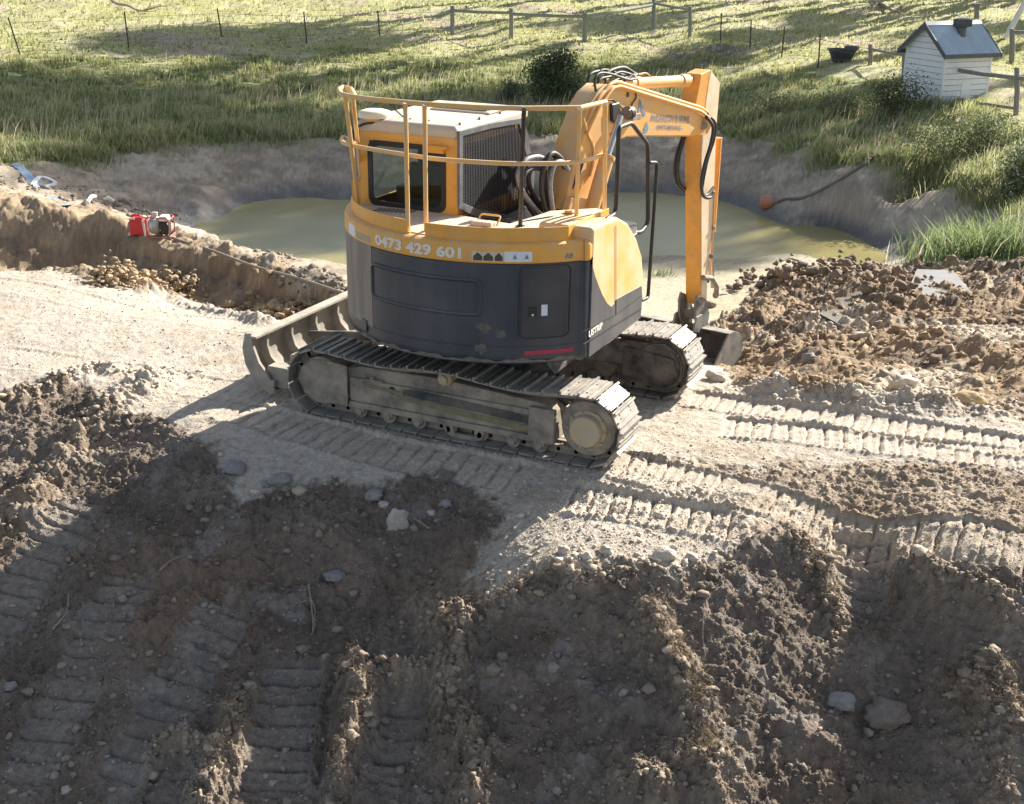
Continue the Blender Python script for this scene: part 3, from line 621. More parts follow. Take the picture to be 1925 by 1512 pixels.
mb = MB(); rings(mb, [(.12, .885), (.05, .90), (.018, .93), (.0, .965), (0, 1.0), (.0, 1.06), (.006, 1.066), (.006, 1.074), (0, 1.08), (0, 1.5), (.0, 1.815), (.008, 1.822), (.06, 1.83)])
hs = mb.build('rear_cover', M_dark, EX, smooth=30)
mb = MB(); mb.loft([[(x, y, z) for x, y in footband(i)] for i, z in [(.05, 1.826), (.0, 1.826), (-.008, 1.836), (-.008, 1.955), (.004, 1.985), (.03, 2.0), (.06, 2.004)]])
band = mb.build('upper_band', M_yel, EX, smooth=30)
# deck plates on top
dk = [onz(u, v, 2.012)[:2] for u, v in [(664,392),(692,372),(706,384),(862,405),(958,421),(1000,409),(1035,397),(1120,392),(1142,396)]]
arc = [(1.43*math.cos(a), 1.43*math.sin(a)) for a in [R_(-42-118*k/30) for k in range(31)]]
mb = MB(); mb.prism([tuple(p) for p in dk]+arc, 2.002, 2.014); mb.build('deck', M_deck, EX, smooth=0)
def oncyl(u, v, r):
    d = ray(u, v); a = d[0]**2+d[1]**2; b = 2*(CO[0]*d[0]+CO[1]*d[1]); c = CO[0]**2+CO[1]**2-r*r
    D = b*b-4*a*c; t = (-b-math.sqrt(max(D, 0)))/(2*a); return CO+d*t
def th_z(u, v, r): p = oncyl(u, v, r); return math.atan2(p[1], p[0]), p[2]
def curved(mb, th0, th1, z0f, z1f, r0, r1, n=24, mi=0):
    rg = []
    for k in range(n+1):
        a = th0+(th1-th0)*k/n; c, s = math.cos(a), math.sin(a); z0 = z0f if not callable(z0f) else z0f(a); z1 = z1f if not callable(z1f) else z1f(a)
        rg.append([(r0*c, r0*s, z0), (r1*c, r1*s, z0), (r1*c, r1*s, z1), (r0*c, r0*s, z1)])
    mb.loft(rg, mi=mi)
# kick plates
def kick(u0, u1, z0=1.995, z1=2.125, r=1.455):
    t0 = th_z(u0, 430, r)[0]; t1 = th_z(u1, 430, r)[0]; mb = MB(); curved(mb, t0, t1, z0, z1, r, r+.012); return mb
mb = kick(664, 768); k1 = mb.build('kick_plate', M_yel, EX, smooth=30, bevel=.003)
mb = kick(800, 1068); t = th_z(1068, 430, 1.461)[0]; e0 = np.array([1.461*math.cos(t), 1.461*math.sin(t)]); e1 = np.array([1.12, -.12]); dd = (e1-e0)/np.hypot(*(e1-e0)); nn = np.array([dd[1], -dd[0]])*.006
mb.prism([tuple(e0-nn), tuple(e1-nn), tuple(e1+nn), tuple(e0+nn)], 1.995, 2.125)
k2 = mb.build('kick_plate', M_yel, EX, smooth=30, bevel=.003)
# raised outline of the big rear recess and service door
def rrect(th0, th1, z0, z1, rad, r, n=6):
    pts = []
    rt = rad/r
    s = 1 if th1 > th0 else -1
    for cx, cz_, a0_ in ((th1-s*rt, z1-rad, 0), (th0+s*rt, z1-rad, 90), (th0+s*rt, z0+rad, 180), (th1-s*rt, z0+rad, 270)):
        for k in range(n+1):
            a = R_(a0_+90*k/n); pts.append((cx+s*rt*math.cos(a), cz_+rad*math.sin(a)))
    P = []
    pts.append(pts[0])
    for (a, z), (a2, z2) in zip(pts[:-1], pts[1:]):
        m_ = max(1, int(abs(a2-a)/.05))
        for j in range(m_): q = j/m_; P.append((a+(a2-a)*q, z+(z2-z)*q))
    P.append(P[0]); return [(r*math.cos(a), r*math.sin(a), z) for a, z in P]
A0 = th_z(700, 520, RB)[0]; A1 = th_z(902, 560, RB)[0]
mb = MB(); mb.tube(rrect(A0, A1, 1.36, 1.67, .05, RB), .017, 8, cap=False); curved(mb, A0+.03, A1-.03, 1.385, 1.645, RB-.01, RB+.0035, 20)
mb.build('recess_panel', M_dark, hs, smooth=60)
D0 = th_z(976, 560, RB)[0]; D1 = th_z(1092, 560, RB)[0]
DL = -.92
mb = MB(); curved(mb, D0+.012, R_(-43), 1.165, 1.79, RB-.01, RB+.006, 18); dr = mb.build('service_door', mat('navy_door_paint', (.022, .030, .045), (.045, .05, .06), .3, 2, .5, dust=.25, dustc=(.3, .27, .23)), EX, smooth=40, bevel=.006)
mb = MB(); mb.tube(rrect(D0, R_(-42), 1.15, 1.805, .06, RB+.002), .006, 5, cap=False); mb.build('door_seal', M_black, dr, smooth=60)
a, z = th_z(1001, 586, RB); mb = MB(); curved(mb, a-.025, a+.025, z-.045, z+.045, RB, RB+.012, 3); lk = mb.build('door_latch', M_black, dr, smooth=0, bevel=.003)
mb = MB(); p = oncyl(1001, 592, RB+.012); mb.cyl(p*1.0, (p[0]*1.006, p[1]*1.006, p[2]), .011, 10); mb.build('keyhole', M_chrome, lk)
a, z = th_z(1023, 583, RB); mb = MB(); curved(mb, a-.018, a+.018, z-.05, z+.05, RB, RB+.0085, 3); mb.build('sticker', M_stk, dr, smooth=0)
# red reflector strip
mb = MB(); a, z = th_z(986, 659, RB); b_, z2 = th_z(1080, 650, RB); curved(mb, a, min(b_, R_(-40)), lambda t_: 1.0, lambda t_: 1.035, RB, RB+.004, 10); mb.build('reflector_strip', M_red, hs, smooth=0)
# dusty left strip, grille edge and mud splats
mb = MB(); a, _ = th_z(682, 560, RB); b_, _ = th_z(700, 560, RB); curved(mb, R_(-158), b_, 1.06, 1.84, RB-.01, RB+.003, 8); mb.build('dusty_corner_strip', mat('dusty_brown_strip', (.36, .31, .26), (.24, .21, .18), .9, 8, .5, streak=True), hs, smooth=0)
mb = MB(); random.seed(4)
for k in range(3):
    mb = MB(); u, v, s_ = [(910, 616, .07), (940, 628, .055), (905, 655, .065)][k]; a, z = th_z(u, v, RB)
    P = [(a+s_/RB*1.1*math.cos(t_)*(.75+.35*float(perlin(math.cos(t_)*1.6+k*5, math.sin(t_)*1.6, 3))+random.uniform(-.08,.08)), z+s_*math.sin(t_)*(.75+.35*float(perlin(math.cos(t_)*1.6+k*5, math.sin(t_)*1.6, 3))+random.uniform(-.08,.08))) for t_ in [2*math.pi*j/40 for j in range(40)]]
    V = [((RB+.0022)*math.cos(q[0]), (RB+.0022)*math.sin(q[0]), q[1]) for q in P]; c_ = ((RB+.0035)*math.cos(a), (RB+.0035)*math.sin(a), z)
    mb.add(V+[c_], [(j, (j+1) % 40, 40) for j in range(40)])
    mb.build('mud_splat', bpy.data.materials.get('dried_mud') or mat('dried_mud', (.16, .145, .13), (.09, .085, .08), .95, 20, .5), hs, smooth=0)
mb = MB(); curved(mb, R_(-160), R_(-40), lambda t_: .928, lambda t_: .955+.012*math.sin(t_*23)+.008*math.sin(t_*61), RB-.01, RB+.0015, 90); mb.build('mud_film', mat('mud_film', (.22, .19, .155), (.12, .11, .10), .95, 14, .5), hs, smooth=30)
# small lamp box left
a, z = th_z(687, 610, RB); mb = MB(); curved(mb, a-.03, a+.03, z-.06, z+.05, RB, RB+.015, 3); mb.build('rubber_stop', M_dark, hs, smooth=0, bevel=.005)
# right side body
sp_ = [(1095,684),(1150,646),(1206,600),(1210,560),(1212,520),(1209,482),(1199,448),(1183,420),(1164,409),(1135,420),(1095,441)]
prof = [tuple(onx(u, v, 1.283)[1:]) for u, v in sp_]; prof = [(max(a, -.885), b) for a, b in prof]; prof[0] = (-.885, .93)
mb = MB(); mb.prism(prof, .75, 1.276, 'x'); sb = mb.build('right_side_body', M_yeldust, EX, smooth=40, bevel=.035, seg=3)
dkp = [(1096,494),(1110,502),(1120,520),(1132,552),(1142,570),(1150,577),(1156,570),(1159,563),(1207,537),(1208,560),(1205,598),(1096,681)]
mb = MB(); _q = [tuple(onx(u, v, 1.283)[1:]) for u, v in dkp]; mb.prism([(max(a, -.88), b) for a, b in _q], 1.255, 1.281, 'x'); ds = mb.build('dark_side_panel', M_darkside, sb, smooth=0, bevel=.003)
mb = MB()
def seam(u0, v0, u1, v1, w_=.003):
    a = onx(u0, v0, 1.283); b = onx(u1, v1, 1.283); mb.tube([a, b], w_, 4)
seam(1158, 424, 1158, 592); seam(1096, 624, 1158, 592); seam(1158, 592, 1206, 556); seam(1098, 450, 1098, 680)
M_gap = mat('panel_gap', (.012, .012, .012), (.02, .02, .02), .95); mb.build('panel_seams', M_gap, sb, smooth=0)
mb = MB(); a = onx(1096, 648, 1.283); c_ = onx(1206, 580, 1.283); mb.tube([a, c_], .006, 6); mb.build('skirt_rib', M_gap, sb)
# orange filler cap box
p = onz(1068, 418, 2.015); mb = MB(); mb.box((p[0]-.06, p[1]-.05, 2.014), (p[0]+.06, p[1]+.05, 2.10)); mb.cyl((p[0], p[1], 2.1), (p[0], p[1], 2.125), .035, 12); mb.build('filler_box', M_orange, EX, bevel=.008)
p = onz(908, 424, 2.015); mb = MB(); mb.box((p[0]-.10, p[1]-.045, 2.014), (p[0]+.10, p[1]+.045, 2.055)); lb = mb.build('deck_bracket', M_deck, EX, bevel=.006)
mb = MB(); mb.tube(arcpts([(p[0]-.08, p[1]+.04, 2.02), (p[0]-.08, p[1]+.12, 2.09), (p[0]+.12, p[1]+.12, 2.09), (p[0]+.12, p[1]+.04, 2.02)], .03), .009, 8); mb.build('deck_handle', M_yel, lb)
for u, v, r_ in ((1022, 424, .035), (1096, 408, .035)):
    p = onz(u, v, 2.02); mb = MB(); mb.cyl((p[0], p[1], 2.013), (p[0], p[1], 2.022), r_, 16); mb.build('deck_plug', M_black, EX)
mb = MB()
for k in range(7):
    a = onz(1000+8*k, 411-1.2*k, 2.018); b = onz(960+18*k, 425-.5*k, 2.018); mb.box((-.004, -.11, 2.014), (.004, .11, 2.020), Matrix.Translation((a[0], a[1]-.08, 0)) @ Matrix.Rotation(R_(-20), 4, 'Z'))
mb.build('deck_slots', M_black, EX, smooth=0)
mb = MB()
for k in range(9):
    p = onz(712+8*k, 393+.6*k, 2.018); mb.box((p[0]-.006, p[1]-.09, 2.0145), (p[0]+.006, p[1]+.05, 2.02))
mb.build('deck_grille', M_black, EX, smooth=0)
# ---------------------------------------------------------------- handrail
M_rail = mat('rail_paint', (.78, .44, .09), (.66, .46, .26), .5, 9, .5, dust=.7, dustc=(.66, .53, .38), dscale=9)
mb = MB()
top = [onz(u, v, 3.15) for u, v in [(668,182),(660,168),(645,164),(637,169),(641,177),(656,181),(700,187),(757,192),(800,196),(850,199),(900,202),(985,204),(1090,203),(1138,192)]]
top.append(top[-1]+np.array([0, .0, -.10])); mb.tube(spline(arcpts(top, .03, 3), 2), .022, 10)
mid = [onz(u, v, 2.66) for u, v in [(668,272),(655,262),(645,258),(643,266),(655,272),(700,281),(762,291),(820,299),(900,305),(980,308),(1085,305),(1137,290)]]
mb.tube(spline(mid, 4), .020, 10)
hr = mb.build('handrail', M_rail, EX, smooth=60)
def post(u0, v0, u1, v1, m=M_rail, zb=2.0, zt=3.15, r=.02):
    mb = MB(); mb.tube([onz(u0, v0, zt), onz(u1, v1, zb)], r, 10)
    b = onz(u1, v1, zb); mb.box((b[0]-.035, b[1]-.03, zb-.04), (b[0]+.035, b[1]+.03, zb+.02)); mb.build('rail_post', m, hr, smooth=60)
post(649, 180, 674, 388); post(663, 182, 682, 362); post(762, 194, 767, 438); post(798, 197, 801, 438)
post(985, 206, 978, 428, M_black); post(1090, 205, 1083, 422); post(1138, 196, 1136, 410)
mb = MB(); p = onz(676, 366, 2.05); mb.box((p[0]-.06, p[1]-.05, 2.0), (p[0]+.06, p[1]+.05, 2.2)); mb.build('rail_bracket', M_orange, EX, bevel=.01)
# dark grab rails by the right step
def xr(L, x=1.2): return [onx(u, v, x) for u, v in L]
mb = MB(); mb.tube(arcpts(xr([(1139,413),(1157,402),(1161,330),(1163,240),(1187,231),(1218,272),(1218,420),(1205,437),(1190,438)]), .07, 5), .021, 10); mb.build('grab_rail', M_black, EX, smooth=60)
mb = MB(); mb.tube(arcpts(xr([(1221,306),(1235,306),(1232,360),(1218,560),(1206,565)], 1.24), .05, 5), .018, 10); mb.build('grab_rail', M_black, EX, smooth=60)
# ---------------------------------------------------------------- cab
X0, X1, Y0, Y1, ZB, ZR = -1.245, -.195, -.60, .88, 1.86, 2.775
cabr = MB()
def ringplate(mb, outer, inner, a, b, axis, T=None):
    n = len(outer)
    def P(p, t): return {'x': (t, p[0], p[1]), 'y': (p[0], t, p[1])}[axis]
    V = [P(p, a) for p in outer]+[P(p, a) for p in inner]+[P(p, b) for p in outer]+[P(p, b) for p in inner]; F = []
    for i in range(n):
        j = (i+1) % n
        F += [(i, j, n+j, n+i), (2*n+i, 3*n+i, 3*n+j, 2*n+j), (i, 2*n+i, 2*n+j, j), (n+i, n+j, 3*n+j, 3*n+i)]
    mb.add(V, F, 0, T)
def rr2(x0, x1, z0, z1, r, n=5):
    P = []
    for cx, cz_, a0_ in ((x1-r, z1-r, 0), (x0+r, z1-r, 90), (x0+r, z0+r, 180), (x1-r, z0+r, 270)):
        for k in range(n+1): a = R_(a0_+90*k/n); P.append((cx+r*math.cos(a), cz_+r*math.sin(a)))
    return P
ringplate(cabr, rr2(X0, X1, ZB, ZR-.02, .05), rr2(X0+.11, X1-.14, 2.03, ZR-.16, .07), Y0, Y0+.07, 'y')
cabr.box((X0, Y1-.06, ZB), (X0+.07, Y1, ZR-.03)); cabr.box((X1-.07, Y1-.06, ZB), (X1, Y1, ZR-.03)); cabr.box((X0+.07, Y1-.05, ZR-.12), (X1-.07, Y1, ZR-.03)); cabr.box((X0+.07, Y1-.05, ZB), (X1-.07, Y1, ZB+.12))
ringplate(cabr, rr2(Y0+.07, Y1-.06, ZB, ZR-.02, .05), rr2(Y0+.13, Y1-.12, 2.03, ZR-.14, .07), X1-.06, X1, 'x')
ringplate(cabr, rr2(Y0+.07, Y1-.06, ZB, ZR-.02, .05), rr2(Y0+.13, Y1-.12, 2.03, ZR-.14, .07), X0, X0+.06, 'x')
cabr.box((X0+.06, Y0+.07, ZB), (X1-.06, Y1-.05, ZB+.05))
cab = cabr.build('cab', M_yel, EX, smooth=35, bevel=.012, seg=2)
mb = MB(); fr_ = lambda ins, z: [(X0+ins-.01, Y0+ins-.03, z), (X1-ins+.01, Y0+ins-.03, z), (X1-ins+.01, Y1-ins+.05, z), (X0+ins-.01, Y1-ins+.05, z)]
mb.loft([fr_(.03, ZR-.07), fr_(.0, ZR-.05), fr_(0, ZR+.02), fr_(.03, ZR+.05), fr_(.10, ZR+.065)])
M_roof = mat('dusty_cab_roof', (.58, .49, .38), (.48, .42, .35), .7, 3, .5, .1, 60, dust=.6, dustc=(.62, .55, .46))
rf = mb.build('cab_roof', M_roof, cab, smooth=50, bevel=.02, seg=3)
mb = MB(); mb.box((X0+.35, Y0+.75, ZR+.062), (X1-.05, Y1-.15, ZR+.085)); h_ = mb.build('roof_hatch', M_roof, rf, bevel=.01)
mb = MB(); mb.box((X0+.38, Y0+.80, ZR+.083), (X1-.1, Y0+.88, ZR+.11)); mb.build('wiper_rail', mat('blue_grey_trim', (.13, .17, .22), (.2, .22, .24), .5), rf, bevel=.004)
for xx, yy in ((X1-.03, Y0+.1), (X1-.03, Y0+.5), (X1-.03, Y0+.95), (X0+.5, Y0+.1), (X0+.7, Y0+.1)):
    mb = MB(); mb.cyl((xx, yy, ZR+.04), (xx, yy, ZR+.075), .012, 8); mb.build('roof_bolt', M_frame, rf)
p = ony(707, 222, Y0+.05); mb = MB(); mb.lathe([(.10, .03), (.155, .035), (.16, .06), (.15, .09), (.10, .105), (.001, .11)], (-1.12, -.52, 2.80), n=28); bc = mb.build('roof_beacon', mat('cream_plastic', (.78, .70, .52), (.70, .64, .52), .45), rf, smooth=60)
mb = MB(); mb.cyl((-1.12, -.52, 2.78), (-1.12, -.52, 2.835), .105, 24); mb.build('beacon_base', M_yel, bc)
mb = MB(); mb.tube(spline([(-1.02, -.60, 2.80), (-1.17, -.65, 2.78), (-1.28, -.65, 2.70), (-1.28, -.65, 2.59), (-1.19, -.65, 2.57)], 6), .011, 6); mb.build('beacon_cable', M_black, bc)
mb = MB(); mb.tube([(-.84, -.42, ZR+.05), (-.91, -.42, ZR+.3)], .005, 5); mb.tube([(-.84, -.42, ZR+.05), (-1.01, -.37, ZR+.14)], .007, 5); mb.build('antenna', M_black, rf)
mb = MB(); mb.box((X0+.12, Y0-.02, ZR-.165), (X1-.16, Y0+.0, ZR-.145)); mb.build('rear_gutter', M_black, cab)
mb = MB(); mb.box((X1-.28, Y0-.06, ZR-.20), (X1-.12, Y0+.0, ZR-.13)); mb.cyl((X1-.17, Y0-.05, ZR-.15), (X1-.08, Y0-.05, ZR-.14), .018, 8); mb.build('window_hinge', M_orange, cab, bevel=.006)
# window glass + rubber
def window(pts_o, pts_i, t, axis, nm, gm=M_glass):
    mb = MB(); ringplate(mb, pts_o, pts_i, t, t+.012, axis); f_ = mb.build(nm, M_black, cab, smooth=0)
    mb = MB(); mb.prism(pts_o, t+.004, t+.008, axis); mb.build('pane', gm, f_, smooth=0)
window(rr2(X0+.09, X1-.12, 2.01, ZR-.14, .09), rr2(X0+.14, X1-.17, 2.06, ZR-.19, .08), Y0-.006, 'y', 'rear_window')
window(rr2(Y0+.11, Y1-.10, 2.0, ZR-.12, .09), rr2(Y0+.15, Y1-.14, 2.04, ZR-.16, .08), X1-.02, 'x', 'side_window')
mb = MB(); mb.box((X0+.07, Y1-.03, ZB+.12), (X1-.07, Y1-.022, ZR-.12)); mb.build('windscreen', M_glass, cab, smooth=0)
mb = MB(); mb.box((X0+.07, Y1-.065, ZB+.05), (X1-.07, Y1-.052, 2.18)); mb.box((X0+.062, Y0+.08, ZB+.05), (X0+.068, Y1-.07, 2.04)); mb.box((X1-.068, Y0+.08, ZB+.05), (X1-.062, Y1-.07, 2.04)); mb.box((X0+.07, Y0+.08, ZB+.052), (X1-.07, Y1-.07, ZB+.06)); mb.build('cab_lining', mat('cab_lining', (.04, .04, .04), (.06, .06, .06), .9), cab, smooth=0)
M_int = mat('cab_interior', (.03, .03, .032), (.05, .05, .05), .7)
D_ = np.array([.14, -.32, 0.])
def sbx(mb, lo, hi): mb.box(tuple(np.array(lo)+D_), tuple(np.array(hi)+D_))
mb = MB(); sbx(mb, (-1.1, .15, 1.9), (-.6, .62, 2.05)); sbx(mb, (-1.08, .1, 2.05), (-.62, .22, 2.38)); sbx(mb, (-.98, .1, 2.38), (-.72, .2, 2.52)); seat_ = mb.build('seat', M_int, cab, bevel=.03, seg=3)
mb = MB(); sbx(mb, (-1.28, .2, 1.9), (-1.16, .7, 2.12)); mb.build('seat_console', M_int, cab, bevel=.02)
mb = MB(); sbx(mb, (-.54, .2, 1.9), (-.42, .75, 2.14)); mb.build('seat_console', M_int, cab, bevel=.02)
mb = MB(); sbx(mb, (-.56, .9, 2.05), (-.44, 1.0, 2.36)); mb.build('monitor', M_int, cab, bevel=.01)
mb = MB(); mb.tube([(-.36, .18, 2.1), (-.36, .26, 2.28)], .02, 8); mb.build('joystick', M_int, cab)
# mesh guard on the cab's right side
gx0, gx1 = X1+.03, X1+.055
mb = MB(); oy0, oy1 = Y0+.06, Y1+.02
go = [tuple(onx(u, v, gx1)[1:]) for u, v in [(864,247),(922,232),(984,222),(992,250),(1006,330),(998,400),(958,421),(893,407),(864,393)]]
gi = [tuple(onx(u, v, gx1)[1:]) for u, v in [(871,256),(924,242),(976,233),(983,256),(996,330),(989,388),(955,405),(897,393),(871,382)]]
ringplate(mb, go, gi, gx0, gx1, 'x'); mg = mb.build('mesh_guard', mat('blue_grey_guard', (.07, .08, .10), (.11, .12, .14), .5, dust=.4), EX, smooth=0, bevel=.004)
mb = MB(); ys = [p[0] for p in gi]; zs = [p[1] for p in gi]
def zspan(y):
    L = []
    for (a, b), (c, d) in zip(gi, gi[1:]+gi[:1]):
        if (a-y)*(c-y) < 0: L.append(b+(d-b)*(y-a)/(c-a))
    return (min(L), max(L)) if len(L) > 1 else None
y = min(ys)+.01
while y < max(ys):
    s_ = zspan(y)
    if s_: mb.box((gx0+.008, y, s_[0]), (gx0+.014, y+.012, s_[1]))
    y += .034
z = min(zs)+.02
while z < max(zs)-.02:
    mb.box((gx0+.003, min(ys)+.005, z), (gx0+.008, min(ys)+.28, z+.014)); mb.box((gx0+.003, min(ys)+.28, z), (gx0+.008, max(ys)-.12, z+.004)); z += .032
mb.build('mesh_bars', mat('grey_mesh', (.042, .046, .055), (.03, .033, .04), .7), mg, smooth=0)
mb = MB(); mb.box((X1-.02, Y0+.02, 1.35), (X1+.01, Y1, 1.86)); mb.build('cab_lower_panel', M_black, cab, smooth=0)
# well behind the deck
mb = MB(); mb.box((.15, -.45, 1.84), (.70, -.25, 1.97)); mb.build('engine_bulkhead', M_black, EX, bevel=.02)
# ---------------------------------------------------------------- boom, stick, bucket
BA = R_(9); bd = np.array([math.sin(BA), math.cos(BA), 0.]); bn = np.array([math.cos(BA), -math.sin(BA), 0.]); bp0 = np.array([.30, .50, 0.])
def bp(u, v, off=0.): return onplane(u, v, bp0+bn*off, bn)
def bprism(mb, px, off0, off1, ref=None):
    """outline given on the plane at offset ref, extruded between off0 and off1 along the boom normal"""
    ref = off1 if ref is None else ref
    Q = [bp(u, v, ref) for u, v in px]; n = len(Q); V = [tuple(q+bn*(off0-ref)) for q in Q]+[tuple(q+bn*(off1-ref)) for q in Q]
    mb.add(V, [tuple(range(n))[::-1], tuple(range(n, 2*n))]+[(i, (i+1) % n, n+(i+1) % n, n+i) for i in range(n)])
HB = .15
mb = MB(); bprism(mb, [(1112,408),(1060,396),(1076,325),(1098,255),(1118,200),(1132,176),(1150,160),(1172,161),(1205,169),(1260,186),(1322,206),(1336,217),(1337,232),(1326,249),(1304,257),(1215,257),(1180,258),(1158,266),(1145,292)], -HB, HB)
M_boom = mat('boom_paint', (.78, .39, .07), (.58, .38, .19), .55, 7, .54, .12, 60, dust=.95, dustc=(.66, .52, .36), dscale=4)
boom = mb.build('boom', M_boom, EX, smooth=40, bevel=.018, seg=2)
mb = MB(); bprism(mb, [(1110,430),(1040,410),(1060,370),(1095,372)], -.24, -.16, -.16); bprism(mb, [(1125,432),(1062,420),(1075,372),(1115,375)], .16, .24, .24); mb.build('boom_foot_bracket', M_boom, EX, bevel=.01)
mb = MB(); sA = bp(1104, 222, 0)-bd*.035; sB = bp(1068, 345, 0)-bd*.035; mb.tube([sA-bn*.01, sB-bn*.01], .022, 6); mb.build('boom_slot', M_frame2, boom)
# lettering on the boom's right face comes later (text)
mb = MB(); bprism(mb, [(1151,196),(1166,192),(1169,215),(1165,236),(1152,228)], HB-.02, HB+.035, HB+.035); mb.build('hinge_cover', M_black, boom, bevel=.02)
mb = MB(); c_ = bp(1183, 212, HB+.06); mb.cyl(c_-bd*.05, c_+bd*.03, .068, 22); mb.cyl(c_+bd*.03, c_+bd*.06, .045, 22); wl = mb.build('work_light', M_black, boom, bevel=.008)
mb = MB(); mb.cyl(c_-bd*.06, c_-bd*.05, .06, 22); mb.build('lamp_lens', mat('lamp_lens', (.22, .20, .20), (.3, .28, .28), .2), wl)
mb = MB(); bprism(mb, [(1192,214),(1208,214),(1205,226),(1190,226)], HB-.01, HB+.08, HB+.08); mb.build('lamp_bracket', M_frame, boom, bevel=.004)
mb = MB(); mb.tube([bp(*p, HB+.012) for p in [(1195,170),(1196,185),(1188,196),(1186,205)]], .008, 6); mb.tube([bp(*p, HB+.012) for p in [(1130,188),(1152,188),(1163,196),(1170,205)]], .007, 6); mb.build('lamp_wire', M_black, boom)
# pipes on the boom
def ppipe(name, L, off, r, m=M_boom, par=None, sm=True):
    mb = MB(); P = [bp(u, v, off) for u, v in L]; mb.tube(spline(P, 6) if sm else arcpts(P, .05, 4), r, 8); return mb.build(name, m, par or boom, smooth=60)
ppipe('boom_pipe', [(1096,250),(1120,196),(1147,158),(1160,154),(1230,176),(1318,203),(1330,212)], HB-.02, .020, sm=False)
ppipe('boom_pipe', [(1104,252),(1128,200),(1152,166),(1165,162),(1232,183),(1316,209),(1334,222)], HB+.022, .018, sm=False)
for k, off in enumerate((-.17, -.09, -.02, .05, .10)):
    P = [bp(u, v, off) for u, v in [(1108,300),(1094,262),(1108,205),(1128,174),(1142,160)]]
    P = [p-bd*.05 for p in P]; mb = MB(); mb.tube(arcpts(P, .06, 4), .017, 8); mb.build('boom_pipe', M_boom, boom, smooth=60)
for k, (u, v) in enumerate([(1130, 172), (1110, 205), (1100, 245)]):
    a = bp(u, v, -.2)-bd*.06; b = bp(u, v, -.2)-bd*.06+bn*.36; mb = MB(); mb.cyl(a, b, .026, 8); mb.build('pipe_clamp', M_black, boom)
# yellow pipe bundle curving down to the hoses
for k in range(5):
    o_ = -.02+.045*k; P = [bp(u, v, o_)-bd*(.07) for u, v in [(1104,222),(1112,250),(1122,275),(1122,300),(1116,330)]]
    mb = MB(); mb.tube(spline(P, 5), .013, 8); mb.build('bundle_pipe', M_rail, boom, smooth=60)
# hoses
random.seed(2)
HOS = [[(1062,415),(1040,380),(1012,340),(1010,305),(1030,286),(1052,292),(1068,300)], [(1066,415),(1050,385),(1030,350),(1026,320),(1040,300),(1060,300),(1075,296)],
       [(1070,418),(1060,370),(1055,330),(1056,300),(1066,282),(1080,292),(1092,300)], [(1074,418),(1068,370),(1066,330),(1068,305),(1080,292),(1092,300),(1098,310)],
       [(1060,418),(1035,392),(1018,362),(1016,335),(1020,318),(1036,308),(1056,312)]]
for i, L in enumerate(HOS):
    mb = MB(); mb.tube(spline([bp(u, v, -.16+.06*i)-bd*.30 for u, v in L], 8), .024, 10); mb.build('hydraulic_hose', M_rubber, EX, smooth=60)
for i, L in enumerate([[(1098,300),(1108,320),(1106,350),(1098,380),(1088,398)], [(1104,296),(1112,330),(1106,370),(1092,396)], [(1112,300),(1104,318),(1100,335),(1096,350)], [(1116,300),(1110,318),(1106,330),(1103,345)]]):
    mb = MB(); mb.tube(spline([bp(u, v, .05+.05*i)-bd*.2 for u, v in L], 8), .011, 8); mb.build('thin_hose', M_rubber, EX, smooth=60)
for i, L in enumerate([[(1128,168),(1124,146),(1132,132),(1150,134),(1166,140),(1186,142)], [(1135,164),(1140,140),(1156,130),(1175,128),(1195,140),(1206,142)], [(1142,160),(1160,150),(1180,146),(1198,143)],
                       [(1130,170),(1150,158),(1172,152),(1192,142)], [(1120,172),(1118,150),(1128,138),(1150,140),(1180,150),(1196,148)]]):
    mb = MB(); mb.tube(spline([bp(u, v, -.10+.05*i) for u, v in L], 8), .013 if i != 1 else .019, 8); mb.build('boom_hose', M_rubber, boom, smooth=60)
for k in range(6):
    o_ = -.13+.052*k; P = [bp(u, v, o_)-bd*(.05) for u, v in [(1100,262),(1092,300),(1082,335),(1074,362)]]
    mb = MB(); mb.tube(spline(P, 4), .012 if k % 2 else .016, 8); mb.build('boom_pipe', M_rail if k % 2 else M_boom, boom, smooth=60)
for (u, v) in ((1096, 282), (1082, 334)):
    a = bp(u, v, -.17)-bd*.06; mb = MB(); mb.cyl(a, a+bn*.34, .02, 8); mb.build('pipe_clamp', M_black, boom)
for k_ in range(3):
    o_ = -.20+.07*k_; mb = MB(); mb.tube(arcpts([bp(u, v, o_)-bd*.03 for u, v in [(1098,250),(1094,205),(1122,168),(1136,152),(1146,150)]], .05, 4), .019, 8); mb.build('boom_pipe', M_boom, boom, smooth=60)
for L, o_, r_ in (([(1112,182),(1104,160),(1110,140),(1130,134),(1150,138),(1170,146)], -.16, .018), ([(1118,176),(1128,150),(1148,144),(1166,136),(1186,140),(1200,142)], -.02, .014), ([(1124,172),(1140,168),(1160,160),(1178,150),(1190,140)], .08, .016)):
    mb = MB(); mb.tube(spline([bp(u, v, o_) for u, v in L], 8), r_, 8); mb.build('boom_hose', M_rubber, boom, smooth=60)
M_guard = mat('spiral_hose_guard', (.30, .31, .33), (.10, .10, .11), .5, 60, .5)
for i, L in enumerate([[(1070,412),(1046,384),(1022,350),(1014,318),(1028,292),(1050,286),(1066,294)], [(1076,412),(1062,380),(1056,340),(1060,306),(1074,280),(1090,288),(1098,306)], [(1080,410),(1074,370),(1072,330),(1080,300),(1094,296),(1104,310)]]):
    mb = MB(); mb.tube(spline([bp(u, v, .10+.05*i)-bd*.36 for u, v in L], 8), .026, 10); mb.build('hydraulic_hose', M_guard if i != 1 else M_rubber, EX, smooth=60)
